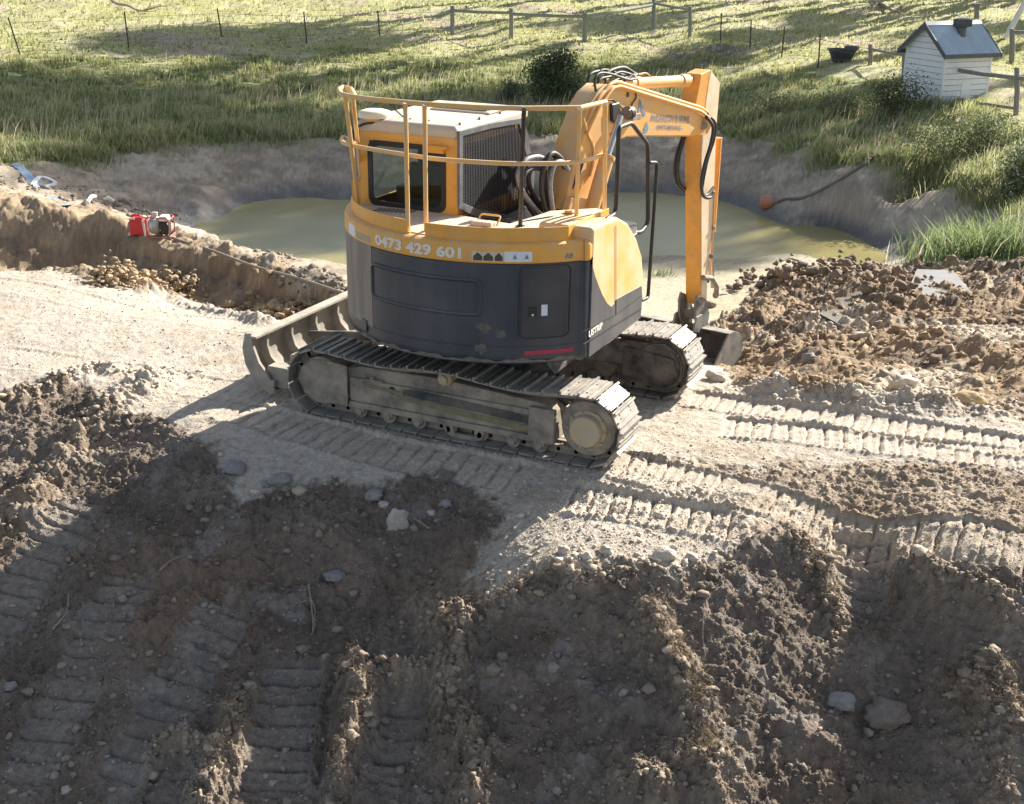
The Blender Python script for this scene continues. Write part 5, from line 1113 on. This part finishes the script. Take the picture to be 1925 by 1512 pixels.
# ---- timber fences
M_post = mat('weathered_timber', (.30, .28, .25), (.20, .18, .16), .9, 14, .5, .4, 30, streak=True)
M_postg = mat('mossy_timber', (.22, .24, .20), (.30, .30, .26), .9, 14, .5, .4, 30, streak=True)
def timber_fence(label, posts, rails, r, m, name='timber_fence'):
    P0 = gp(*posts[0][:2]); f = thing(name, label, 'fence', tuple(P0)); inv = Matrix.Translation(-Vector(P0)); W_ = []
    for u, v, vt in posts:
        P = gp(u, v); T = vtop(P, vt); W_.append((P, T)); mb = MB(); rr = r*(1+.1*rng.normal())
        mb.tube([P-np.array([0, 0, .3])-P0, (P+T)/2+np.array([.01, 0, 0])-P0, T-P0, T+np.array([0, 0, .015])-P0], [rr*1.05, rr, rr*.95, rr*.7], 12); mb.build('post', m, f, smooth=50)
    for (i, va), (j, vb), hr_ in rails:
        a = vtop(W_[i][0], va); b = vtop(W_[j][0], vb) if j is not None else a; c_ = (a+b)/2-np.array([0, 0, .02]); mb = MB(); sdv = camf*-r
        mb.tube([a-P0+sdv, c_-P0+sdv, b-P0+sdv], hr_, 10); mb.build('rail', m, f, smooth=50)
timber_fence('timber post and rail fence bending across the paddock behind the excavator', [(850,66,12),(961,73,16),(1099,81,25),(1229,58,-2),(1297,75,13)],
             [((0,20),(1,24),.055),((1,26),(2,31),.06),((2,31),(3,9),.06),((3,6),(4,18),.05)], .085, M_postg)
timber_fence('grey timber fence stub left of the white shed', [(1636,125,84),(1700,150,96)], [((0,92),(1,103),.045)], .07, M_post)
timber_fence('grey timber rail fence in front of the white shed', [(1787,188,121),(1912,214,128),(2040,235,142)], [((0,130),(1,146),.055),((1,146),(2,160),.055),((0,183),(1,204),.04)], .075, M_post)
timber_fence('grey timber fence behind the shed at the right edge', [(1903,118,55),(2010,140,60)], [((0,60),(1,62),.055)], .08, M_post)
P = gp(1836, 36); T = vtop(P, 12); mb = MB(); mb.tube([P, (P+T)/2, T], [.12, .10, .13], 10); mb.cyl(T, T+np.array([0, 0, .12]), .2, 10); tag(mb.build('fence_stump', M_post, smooth=50, bevel=.01), 'short wooden stump post on the hill behind the shed', 'post')
# wire fences
M_pick = mat('rusty_picket', (.06, .05, .045), (.12, .07, .05), .8, 20, .5)
M_wire = mat('fence_wire', (.30, .29, .28), (.2, .2, .2), .5, 20, .5, metal=.6)
def wire_fence(label, pk):
    P0 = gp(*pk[0][:2]); f = thing('wire_fence', label, 'fence', tuple(P0)); W_ = []
    for u, v, ut, vt in pk:
        P = gp(u, v); T = vtop(P, vt, ut-u); W_.append((P, T)); mb = MB(); n = np.array([0, 0, 0]); mb.tube([P-P0, T-P0], .028, 3); mb.tube([P-P0+camr*.012, T-P0+camr*.012], .012, 4); mb.build('picket', M_pick, f, smooth=0)
    for k in (.25, .55, .85):
        mb = MB(); mb.tube([tuple(a*(1-k)+b*k-P0) for a, b in W_], .006, 4); mb.build('wire', M_wire, f)
wire_fence('thin steel picket and wire fence across the left paddock', [(38,101,15,33),(243,96,234,22),(417,72,409,18),(577,83,571,22),(714,71,710,20),(849,66,848,14)])
wire_fence('steel picket and wire fence between the timber corner and the shed', [(1297,75,1297,14),(1354,84,1356,25),(1409,96,1412,37),(1469,109,1475,50),(1538,126,1542,65),(1636,125,1636,88)])
# ---- white shed
M_wb = mat('white_weatherboard', (.82, .84, .86), (.76, .79, .82), .6, 6, .5)
M_trim = mat('dark_grey_trim', (.07, .08, .095), (.10, .11, .12), .5, 6, .5)
M_zinc = mat('corrugated_steel_roof', (.56, .66, .72), (.48, .57, .62), .5, 3, .5, metal=.15)
SM = onz(1766, 197, 0.1); u1 = np.array([-.77, .64, 0]); u2 = np.array([.64, .77, 0]); W1, W2, HW = 1.5, 1.62, 1.42
sh = thing('pump_shed', 'small white weatherboard shed with a corrugated gable roof and round vent', 'shed', tuple(SM-np.array([0, 0, .1])))
TS = Matrix(((u1[0], u2[0], 0, 0), (u1[1], u2[1], 0, 0), (0, 0, 1, .1), (0, 0, 0, 1)))   # local: x along gable wall, y along side wall
mb = MB(); nb = 10; bh = HW/nb
def board(mb, a, b, z0, z1, out, T=TS):
    a = np.array(a); b = np.array(b); o = np.array(out); mb.add([(*a, z0), (*b, z0), (*(b+o*.022), z0), (*(a+o*.022), z0), (*a, z1), (*b, z1), (*(b+o*.006), z1), (*(a+o*.006), z1)], [(3,2,1,0),(4,5,6,7),(0,1,5,4),(1,2,6,5),(2,3,7,6),(3,0,4,7)], 0, T)
for k in range(nb+1):
    z0 = -.25+k*(HW+.25)/(nb+1); z1 = z0+(HW+.25)/(nb+1)-.016
    board(mb, (0, 0), (W1, 0), z0, z1, (0, -1)); board(mb, (0, 0), (0, W2), z0, z1, (-1, 0))
GHt = .62
for k in range(4):
    z0 = HW+k*GHt/4; z1 = z0+GHt/4-.016; ins = W1/2*(z0-HW)/GHt; ins2 = W1/2*(z1-HW)/GHt
    mb.add([(ins, -.022, z0), (W1-ins, -.022, z0), (W1-ins2, -.006, z1), (ins2, -.006, z1), (ins, .02, z0), (W1-ins, .02, z0), (W1-ins2, .02, z1), (ins2, .02, z1)], [(0,1,2,3),(7,6,5,4),(0,4,5,1),(1,5,6,2),(2,6,7,3),(3,7,4,0)], 0, TS)
mb.prism([(0, HW), (W1, HW), (W1/2, HW+GHt)], .02, W2, 'y', TS); wl_ = mb.build('wall', M_wb, sh, smooth=0)
mb = MB(); mb.box((.005, .005, -.3), (W1-.005, W2-.005, HW-.002), TS); mb.prism([(.02, HW-.01), (W1-.02, HW-.01), (W1/2, HW+GHt-.02)], .004, .018, 'y', TS); mb.build('wall_core', mat('board_shadow_grey', (.22, .24, .26), (.28, .3, .32), .8), wl_, smooth=0)  # core coloured grey to paint the shadow lines between the boards
for x, y in ((0, 0), (W1, 0), (0, W2)):
    mb = MB(); mb.box((x-.03, y-.03, -.3), (x+.03, y+.03, HW), TS); mb.build('corner_board', M_wb, wl_, smooth=0)
rfh = MB(); ov = .17; sl_ = GHt/(W1/2); nC = 40
for side in (-1, 1):
    V = []; F = []
    for k in range(nC*2+1):
        y = -ov+(W2+2*ov)*k/(nC*2); zb_ = .012*(1 if k % 2 else -1)
        for t in (0, 1):
            xx = W1/2+side*(W1/2+ov)*t; V.append((xx, y, HW+GHt-sl_*(W1/2+ov)*t+.05+zb_))
    n = len(V); V += [(a, b, c-.03) for a, b, c in V]
    for k in range(nC*2): a = 2*k; F.append((a, a+1, a+3, a+2)); F.append((n+a+2, n+a+3, n+a+1, n+a))
    rfh.add(V, F, 0, TS)
rf_ = rfh.build('roof', M_zinc, sh, smooth=0)
mb = MB(); mb.prism([(W1/2-.09, HW+GHt-.01), (W1/2, HW+GHt+.085), (W1/2+.09, HW+GHt-.01), (W1/2, HW+GHt+.06)], -ov-.01, W2+ov+.01, 'y', TS); mb.build('ridge_cap', mat('pale_ridge_cap', (.60, .62, .62), (.55, .57, .58), .4, metal=.3), rf_, smooth=0)
mb = MB()
for yy in (-ov-.03, W2+ov+.005):
    for side in (-1, 1):
        e = W1/2+side*(W1/2+ov+.02); ze = HW+GHt-sl_*(W1/2+ov+.02); Q = [(W1/2, HW+GHt+.07), (e, ze+.07), (e, ze-.06), (W1/2, HW+GHt-.08)]; mb.prism(Q, yy, yy+.025, 'y', TS)
for side in (-1, 1):
    e = W1/2+side*(W1/2+ov+.01); ze = HW+GHt-sl_*(W1/2+ov); mb.box((min(e, e-side*.05), -ov-.005, ze-.06), (max(e, e-side*.05), W2+ov+.005, ze+.045), TS)
mb.build('barge_board', M_trim, rf_, smooth=0)
vc = TS @ Vector((W1*.28, W2*.52, HW+GHt*.62)); mb = MB(); mb.lathe([(.12, -.1), (.12, .16), (.15, .18), (.215, .2), (.235, .27), (.235, .33), (.2, .39), (.08, .42), (.001, .42)], vc, n=26)
for k in range(20):
    a = 2*math.pi*k/20; mb.box((.222, -.008, .2), (.25, .008, .38), Matrix.Translation(vc) @ Matrix.Rotation(a, 4, 'Z'))
mb.build('roof_vent', M_trim, rf_, smooth=40)
mb = MB(); mb.box((-.03, W2*.42, .1), (-.005, W2*.62, .62), TS); mb.build('vent_panel', M_wb, wl_, bevel=.006)
# pipe and rail by the right edge
P = gp(1890, 75); T = onplane(1925, 8, P, camf); mb = MB(); mb.tube([P, T, T+(T-P)*.6], .10, 12); tag(mb.build('white_pipe', mat('white_pipe', (.72, .72, .70), (.6, .6, .58), .5)), 'white sloping pipe rising at the right edge behind the shed', 'pipe')
# ---- black tub
P = gp(1581, 121); s_ = 28/pxm(P); tb = thing('water_tub', 'black plastic water tub standing in the grass left of the shed', 'tub', tuple(P)); mb = MB()
mb.lathe([(.001, 0), (s_*.62, 0), (s_*.80, .24), (s_*.97, .38), (s_*1.04, .38), (s_*1.04, .41), (s_*.94, .41), (s_*.76, .22), (s_*.6, .06), (.001, .06)], (0, 0, 0), n=32)
o = mb.build('tub_body', mat('black_plastic', (.03, .034, .04), (.05, .055, .06), .5, 6), tb, smooth=50); o.scale = (1, .75, 1)
mb = MB(); mb.box((.05, -.05, .38), (s_*1.0, .30, .52)); o = mb.build('float_cover', M_trim, tb, bevel=.03)
# ---- buoy with hose
P = gp(1440, 391); r_ = 14/pxm(P); by = thing('float_ball', 'faded orange float ball resting on the pond bank', 'float', tuple(P+np.array([0, 0, r_*.8]))); V = I3[0]*r_*.97
mb = MB(); mb.lathe([(.001 if abs(t) > 89 else r_*math.cos(R_(t)), r_*math.sin(R_(t))) for t in range(-90, 91, 12)], (0, 0, 0), n=24); mb.build('ball', mat('faded_orange_plastic', (.52, .17, .09), (.45, .30, .18), .55, 9, .52), by, smooth=60)
mb = MB(); mb.cyl(camr*r_*.9, camr*r_*1.35, .05, 12); mb.build('coupling', M_frame, by)
mb = MB(); mb.tube(spline([P+camr*r_*1.3+np.array([0, 0, r_*.7])]+[gp(*q)+np.array([0, 0, .04]) for q in [(1475,378),(1510,374),(1550,356),(1600,328),(1638,300),(1655,270)]], 8), .035, 8); tag(mb.build('suction_hose', mat('grey_brown_hose', (.13, .12, .10), (.2, .18, .15), .7, 20, .5), smooth=60), 'dark suction hose curving up the bank from the float ball', 'hose')
# ---- red fuel can and pump
P = gp(262, 441); F_ = frame(P); s_ = 1/pxm(P)
can = thing('fuel_can', 'red plastic fuel can standing on the earth ridge', 'can', tuple(P)); Rm = frame(np.array([0, 0, 0.])); M_redp = mat('red_plastic', (.62, .02, .03), (.5, .02, .03), .45, 8)
M_whp = mat('white_plastic', (.75, .73, .68), (.68, .66, .6), .5)
cw, chh = 31*s_, 34*s_; mb = MB(); mb.prism([(-cw/2, 0), (cw/2, 0), (cw/2, chh*.86), (cw*.3, chh), (-cw*.46, chh)], -.09, .09, 'y', Rm); cb_ = mb.build('can_body', M_redp, can, bevel=.025, seg=3)
mb = MB(); mb.tube([Rm @ Vector(q) for q in arcpts([(-cw*.38, 0, chh*.98), (-cw*.34, 0, chh*1.08), (cw*.1, 0, chh*1.08), (cw*.14, 0, chh*.98)], .03)], .016, 8); mb.build('handle', M_redp, can)
mb = MB(); mb.cyl(Rm @ Vector((cw*.36, 0, chh*.88)), Rm @ Vector((cw*.42, 0, chh*1.03)), .035, 12); mb.build('can_cap', M_whp, can)
mb = MB(); mb.box((-cw*.46, -.098, chh*.9), (-cw*.1, -.085, chh*1.0), Rm); mb.prism([(cw*.40, 0), (cw*.47, 0), (cw*.47, chh*.8), (cw*.36, chh*.9), (cw*.3, chh*.86)], -.098, -.088, 'y', Rm); mb.build('white_edge', M_whp, can, smooth=0)
P = gp(303, 443); pm = thing('water_pump', 'small petrol water pump in a red tubular frame beside the fuel can', 'pump', tuple(P)); pw, ph = 42*s_, 40*s_
M_alu = mat('cast_aluminium', (.50, .50, .50), (.40, .40, .40), .45, 10, .5, metal=.4)
mb = MB()
for y in (-.17, .17):
    mb.tube([Rm @ Vector(q) for q in arcpts([(-pw/2, y, .02), (-pw/2, y, ph), (pw/2, y, ph*.94), (pw/2, y, .02), (-pw/2, y, .02)], .06)], .011, 8)
for x, z in ((-pw/2, ph*.9), (pw/2, ph*.86), (-pw/2, .03), (pw/2, .03)): mb.tube([Rm @ Vector((x, -.17, z)), Rm @ Vector((x, .17, z))], .011, 8)
mb.build('pump_frame', mat('dusty_red_paint', (.45, .06, .06), (.40, .22, .18), .6, 8), pm, smooth=60)
mb = MB(); mb.lathe([(.001, -.07), (.12, -.07), (.15, -.03), (.15, .05), (.10, .09), (.001, .1)], Rm @ Vector((-pw*.18, -.04, .2)), (Rm @ Vector((1, -.5, 0))), 24); mb.cyl(Rm @ Vector((-pw*.18, -.04, .3)), Rm @ Vector((-pw*.18, -.04, .42)), .05, 14); mb.build('pump_housing', M_alu, pm, smooth=50, bevel=.006)
mb = MB(); mb.box((-pw*.02, -.10, .05), (pw*.4, .12, .26), Rm); mb.cyl(Rm @ Vector((pw*.2, -.12, .17)), Rm @ Vector((pw*.2, -.05, .17)), .1, 18); mb.build('engine', M_black, pm, bevel=.02)
mb = MB(); mb.box((-pw*.0, -.12, .27), (pw*.42, .10, .36), Rm); mb.build('fuel_tank', M_whp, pm, bevel=.03)
mb = MB(); mb.tube(spline([P+np.array([0, 0, .15])-camf*.12]+[gp(*q)+np.array([0, 0, .04]) for q in [(325,446),(400,474),(480,508),(560,532),(640,556)]], 8), .022, 8); tag(mb.build('delivery_hose', mat('dusty_pale_hose', (.30, .26, .21), (.24, .21, .17), .8, 10), smooth=60), 'dusty pale delivery hose running along the ridge top from the pump', 'hose')
# blue lay-flat hose
def strip(name, px, w_, m, label, cat, lift=.03):
    P = [gp(*q) for q in px]; P = spline([tuple(p) for p in P], 5); L = []; R = []
    for i, p in enumerate(P):
        a = P[max(i-1, 0)]; b = P[min(i+1, len(P)-1)]; t = (b-a); s = Vector((-t.y, t.x, 0)).normalized()*w_*(.8+.4*abs(math.sin(i*.7))); L.append(p+s+Vector((0, 0, lift))); R.append(p-s+Vector((0, 0, lift)))
    mb = MB(); n = len(P); V = [tuple(q) for q in L+R]+[tuple(q-Vector((0, 0, lift*.8))) for q in L+R]; F = []
    for i in range(n-1): F += [(i, i+1, n+i+1, n+i), (2*n+i, 3*n+i, 3*n+i+1, 2*n+i+1), (i, 2*n+i, 2*n+i+1, i+1), (n+i, n+i+1, 3*n+i+1, 3*n+i)]
    mb.add(V, F); return tag(mb.build(name, m, smooth=60), label, cat)
strip('layflat_hose', [(28,304),(44,322),(60,342),(78,352),(95,372),(122,388)], .09, mat('pale_blue_hose', (.16, .30, .55), (.40, .48, .58), .5, 3, .5), 'flattened blue hose lying down the left bank', 'hose')
strip('layflat_hose', [(30,305),(52,330),(72,352)], .05, mat('white_hose', (.6, .62, .64), (.5, .52, .55), .5), 'pale flattened hose beside the blue one', 'hose')
strip('layflat_hose', [(60,350),(76,335),(104,346),(84,350)], .04, M_wb, 'crossing end of white flat hose on the left bank', 'hose', .06)
for k, (a, b) in enumerate([((165,390),(180,378)), ((196,382),(214,386)), ((222,382),(246,388))]):
    mb = MB(); mb.tube([gp(*a)+np.array([0, 0, .08]), (gp(*a)+gp(*b))/2+np.array([0, 0, .14]), gp(*b)+np.array([0, 0, .08])], .045, 8)
    tag(mb.build('pipe_piece', M_whp if k < 2 else M_twig, smooth=60), ['short bent white pipe piece left of the fuel can', 'short white pipe fitting behind the fuel can', 'pale timber offcut behind the fuel can'][k], 'pipe')
# ---- grass
M_grass = vcmat('grass_blades', .8, 0, transl=.5)
def blades(name, P, H, Wd, c0, lean=.35, wind=(.15, 0), label=None, kind='stuff', cat='grass', tipc=1.25):
    n = len(P); a = rng.uniform(0, 2*np.pi, n); s = np.stack([np.cos(a), np.sin(a), np.zeros(n)], 1); b = rng.uniform(0, 2*np.pi, n); l = rng.uniform(.1, 1, n)*lean
    d = np.stack([np.cos(b)*l+wind[0], np.sin(b)*l+wind[1], np.ones(n)], 1); H = H[:, None]; w_ = Wd[:, None]*.5
    p1 = P+d*H*.55; p2 = P+d*H*np.array([1.35, 1.35, .93])
    V = np.stack([P-s*w_, P+s*w_, p1+s*w_*.8, p1-s*w_*.8, p2], 1).reshape(-1, 3); k = (np.arange(n)*5)[:, None]
    F = np.concatenate([k+np.array([0, 1, 2]), k+np.array([0, 2, 3]), k+np.array([3, 2, 4])], 0)
    C_ = np.repeat(c0[:, None, :], 5, 1); C_[:, 4] *= tipc
    C4 = np.concatenate([np.clip(C_, .01, .7), np.zeros((n, 5, 1))], 2).reshape(-1, 4)
    return tag(mesh_np(name, V, F, M_grass, col=C4), label, cat, kind=kind)
def gcolour(x, y, seed=0):
    n1 = fbm(x, y, 1.6, 3, 200+seed); n2 = fbm(x, y, .5, 2, 210+seed); t = np.clip(.42+.75*n1+.4*n2+rng.normal(0, .16, len(x)), 0, 1)[:, None]
    g = np.array([.21, .275, .10])*(1-t)+np.array([.44, .45, .22])*t; st = rng.uniform(0, 1, len(x))[:, None] < .22
    return np.where(st, np.array([.52, .46, .32]), g)*(1+rng.normal(0, .12, (len(x), 1)))
GPOLY = Z['grass']
s, p = sample(210000, GPOLY, 18, 52, power=-.6)
k1_ = GZ[s]; bk = 1-sstep(-.15, .35, k1_+.25*fbm(p[:, 0], p[:, 1], 2.5, 3, 150)); keep = rng.uniform(0, 1, len(s)) < (.25+.75*bk); s = s[keep]; p = p[keep]; bk = bk[keep]
tuf = np.clip(.6+.9*fbm(p[:, 0], p[:, 1], .9, 3, 220), .15, 1.5)
H = (.07+.22*bk)*tuf*rng.uniform(.6, 1.3, len(s)); col = gcolour(p[:, 0], p[:, 1]); light = np.array([.42, .42, .19]); col = col*bk[:, None]+(light*(1+rng.normal(0, .15, (len(s), 1))))*(1-bk[:, None])
blades('tall_grass', p, H, rng.uniform(.014, .034, len(s)), col, label='long green and straw grass covering the bank above the pond')
s, p = sample(90000, GPOLY, 44, 110, power=-.9); col = np.array([.42, .42, .20])*(1+rng.normal(0, .16, (len(s), 1)))*(1+.25*fbm(p[:, 0], p[:, 1], 3, 3, 230))[:, None]
blades('paddock_grass', p, rng.uniform(.05, .16, len(s)), rng.uniform(.03, .07, len(s)), col, label='short pale paddock grass on the hill')
s, p = sample(9000, GPOLY, 18, 46, power=-.6); k2_ = rng.uniform(0, 1, len(s)) < sstep(-.1, -.5, GZ[s]+.3*fbm(p[:, 0], p[:, 1], 1.5, 2, 260)); s = s[k2_]; p = p[k2_]
blades('seed_stalks', p, rng.uniform(.35, .7, len(s)), rng.uniform(.010, .02, len(s)), np.array([.52, .45, .32])*(1+rng.normal(0, .14, (len(s), 1))), .3, label='dry straw seed stalks standing in the bank grass')
# overhanging fringe along the grass edge
E_ = hits(gl); L = np.append(0, np.cumsum(np.hypot(*np.diff(E_[:, :2], axis=0).T))); n = 22000; t = rng.uniform(0, L[-1], n)
q = np.stack([np.interp(t, L, E_[:, 0]), np.interp(t, L, E_[:, 1])], 1)+rng.normal(0, .35, (n, 2))+(.35+np.abs(rng.normal(0, .5, (n, 1))))*camf[:2]; keep = fbm(q[:, 0], q[:, 1], 1.2, 3, 240) > -.25; q = q[keep]
z = groundz(q[:, 0], q[:, 1]); blades('tall_grass', np.column_stack([q, z]), rng.uniform(.12, .42, len(q)), rng.uniform(.014, .03, len(q)), gcolour(q[:, 0], q[:, 1], 3)*.9, .6, (0, -.12), 'overhanging grass fringe along the top of the pond bank')
# ---- shrubs
M_leaf = vcmat('shrub_leaf', .7, 0, transl=.25)
def leafcloud(name, P, size, col, m=M_leaf, parent=None):
    n = len(P); nrm = rng.normal(0, 1, (n, 3))+np.array([0, 0, .6]); nrm /= np.linalg.norm(nrm, axis=1)[:, None]; r = rng.normal(0, 1, (n, 3)); s = np.cross(nrm, r); s /= np.linalg.norm(s, axis=1)[:, None]; t = np.cross(nrm, s)
    sz = size[:, None]; V = np.stack([P-s*sz, P-t*sz*.45, P+s*sz, P+t*sz*.45], 1).reshape(-1, 3); F = np.arange(n*4).reshape(n, 4)
    C4 = np.repeat(np.concatenate([np.clip(col, .01, .8), np.zeros((n, 1))], 1), 4, 0); return mesh_np(name, V, F, m, parent, col=C4)
def shrub(name, u, v, wpx, hpx, n, c0, c1, label, lsz=.035, dep=.7, flowers=None, up=0):
    P = gp(u, v); k = 1/pxm(P); rx, rz = wpx*k/2, hpx*k/2; sh_ = thing(name, label, 'shrub', tuple(P)); nc = 26
    cc = rng.normal(0, 1, (nc, 3)); cc /= np.linalg.norm(cc, axis=1)[:, None]; cc *= rng.uniform(.35, .85, (nc, 1)); i = rng.integers(0, nc, n)
    q = cc[i]+rng.normal(0, .25 if name == 'dark_shrub' else .33, (n, 3)); q = q*np.array([rx, rx*dep, rz]); q = q[:, 0:1]*camr+q[:, 1:2]*camf+np.array([0, 0, 1])*(q[:, 2:3]+rz*.85+up); q = q[q[:, 2] > -.15]
    t = rng.uniform(0, 1, (len(q), 1)); col = np.array(c0)*(1-t)+np.array(c1)*t
    o = leafcloud('foliage', q, lsz*rng.uniform(.6, 1.3, len(q)), col, parent=sh_)
    mb = MB()
    for j in range(7):
        e = cc[j]*np.array([rx, rx*dep, rz]); e = e[0]*camr+e[1]*camf+np.array([0, 0, e[2]+rz*.9]); mb.tube([(0, 0, -.05), tuple(e*.5+rng.normal(0, .05, 3)), tuple(e)], [.02, .014, .006], 5)
    mb.build('stem', M_twig, sh_)
    if flowers:
        f = q[rng.integers(0, len(q), flowers)]+rng.normal(0, .02, (flowers, 3)); leafcloud('blossom', f, np.full(flowers, .035), np.tile([.78, .76, .68], (flowers, 1)), parent=sh_)
    return sh_
shrub('dark_shrub', 1045, 190, 120, 100, 8000, (.05, .075, .04), (.14, .18, .085), 'large dark green shrub on the bank behind the boom', .05)
shrub('dark_shrub', 960, 190, 60, 50, 1800, (.09, .12, .06), (.17, .2, .1), 'small green shrub left of the large dark shrub', .04)
shrub('bramble', 1600, 212, 150, 44, 2600, (.12, .15, .06), (.27, .29, .14), 'green bramble clump left of the shed', .04)
shrub('bramble', 1688, 222, 100, 84, 3400, (.05, .07, .035), (.14, .17, .08), 'dark bramble growing against the white shed wall', .035)
shrub('bramble', 1460, 215, 120, 40, 1500, (.13, .16, .07), (.30, .31, .17), 'low bramble on the bank right of the stick', .04)
shrub('bramble', 1770, 300, 150, 80, 3000, (.08, .11, .05), (.22, .24, .11), 'bramble patch spilling down the bank below the shed', .038)
shrub('bramble', 1860, 280, 130, 70, 2600, (.10, .14, .06), (.27, .29, .13), 'green bramble below the rail fence', .038)
shrub('flowering_shrub', 1915, 375, 80, 120, 5000, (.09, .13, .05), (.19, .24, .10), 'white flowering shrub at the right edge of the bank', .035, flowers=900)
# reeds
def reed(u, v, n, w_, h_, label):
    P = gp(u, v); q = P+rng.normal(0, 1, (n, 1))*camr*w_*.4+rng.normal(0, 1, (n, 1))*camf*w_*.3; q[:, 2] = groundz(q[:, 0], q[:, 1])-.03
    t = rng.uniform(0, 1, (n, 1)); col = np.array([.12, .18, .07])*(1-t)+np.array([.26, .33, .15])*t; col = np.where(rng.uniform(0, 1, (n, 1)) < .12, np.array([.55, .48, .36]), col)
    o = blades('rushes', q, h_*rng.uniform(.5, 1.15, n), rng.uniform(.012, .026, n), col, .75, (.1, 0), label, None, 'plant'); o['group'] = 'clumps of rushes at the right edge of the pond'; return o
reed(1765, 478, 420, .9, .75, 'spiky green rush clump nearest the pond water'); reed(1830, 484, 480, 1.0, .8, 'tall green rush clump in the middle of the row'); reed(1905, 478, 480, 1.0, .85, 'green rush clump at the right edge of the photo')
reed(1245, 518, 60, .35, .22, 'tiny grass tuft on the sand right of the grab rail')
# ---- gum trees beyond the frame whose shade falls on the grass and the bank
M_bark = mat('gum_bark', (.42, .36, .30), (.28, .23, .19), .9, 4, .5, .4, 12)
def gum(x, y, H_, rc, n, label, seed):
    r = np.random.default_rng(seed); z = groundz(x, y)[0]; t = thing('gum_tree', label, 'tree', (x, y, z)); mb = MB(); mb.tube(spline([(0, 0, -.3), (.2, .1, H_*.3), (-.1, .2, H_*.6), (0, 0, H_*.85)], 5), [.32*(1-.045*k) for k in range(16)], 10)
    nc = 22; cc = r.normal(0, 1, (nc, 3)); cc /= np.linalg.norm(cc, axis=1)[:, None]; cc *= r.uniform(.3, 1, (nc, 1)); cc = cc*np.array([rc, rc, rc*.55])+np.array([0, 0, H_*.86])
    for c in cc[:14]: b = np.array([0, 0, H_*r.uniform(.45, .75)]); mb.tube(spline([tuple(b), tuple((b+c)/2+r.normal(0, .3, 3)), tuple(c)], 4), [.12-.011*k for k in range(9)], 6)
    mb.build('trunk', M_bark, t, smooth=60); i = r.integers(0, nc, n); q = cc[i]+r.normal(0, rc*.2, (n, 3)); tt = r.uniform(0, 1, (n, 1)); leafcloud('crown', q, r.uniform(.10, .26, n), np.array([.05, .075, .035])*(1-tt)+np.array([.11, .14, .06])*tt, parent=t)
hd = np.array([math.sin(R_(SUN_AZ)), math.cos(R_(SUN_AZ))])
GT = [(30,165,16,4.2,9000),(185,205,17,3.0,4500),(330,215,17,3.4,6500),(420,62,13,2.4,4200),(560,64,13,3.2,9000),(700,76,13,2.2,3600),(640,235,18,2.4,3200),(800,225,18,3.4,6500),(960,215,18,2.8,4500),(380,330,20,2.2,1800),(1080,330,19,3.0,4200),(1330,330,19,3.0,4200),(700,440,23,2.4,2000),(1450,440,23,2.2,1600),(1250,30,12,2.4,2600),(1500,52,14,1.6,2200),(1600,22,14,1.6,2200),(1400,90,15,1.8,2200),(1905,45,12,2.6,4200),(900,440,22,2.6,1400),(1250,440,23,2.2,1200)]
def prow(P):
    d = np.asarray(P)-CO; return CH/2-CF*(d@_U2)/(d@_F)
for k, (u, v, h_, rc, n) in enumerate(GT):
    G = hit(u, v)
    for _ in range(20):
        c_ = G[:2]+hd*(h_-G[2]+0)/math.tan(R_(SUN_EL))
        if prow((c_[0], c_[1], base(c_[0], c_[1])[0]+.3)) < -20: break
        h_ += 1
    gum(c_[0], c_[1], h_/.86, rc, n, 'tall gum tree on the hill beyond the paddock casting shade', 300+k)
for o in S.objects:
    if o.name.startswith('gum_tree'): o['group'] = 'gum trees on the hill beyond the frame'

# dead branch hanging into the top left corner from a limb above the frame
f_ = lambda u, v, D=24.0: CO+ray(u, v)*D
B0 = f_(205, -8); br = thing('dead_branch', 'thin dead branch hanging into the top left corner over the paddock', 'branch', tuple(B0)); mb = MB()
def bt(L, r0, r1):
    P = spline([tuple(f_(*q)-B0) for q in L], 4); n = len(P); mb.tube(P, [r0+(r1-r0)*k/(n-1) for k in range(n)], 6)
bt([(150,-420),(165,-200),(190,-40),(212,2),(240,10),(256,18),(272,20),(298,12),(316,12)], .05, .006); bt([(240,10),(250,14),(262,28),(258,44)], .016, .004); bt([(262,20),(282,22),(300,18)], .012, .004); bt([(256,30),(264,38),(270,44)], .008, .003); bt([(225,6),(206,6)], .010, .004); bt([(270,20),(285,12),(304,8)], .009, .003)
mb.build('limb', M_twig, br, smooth=60)
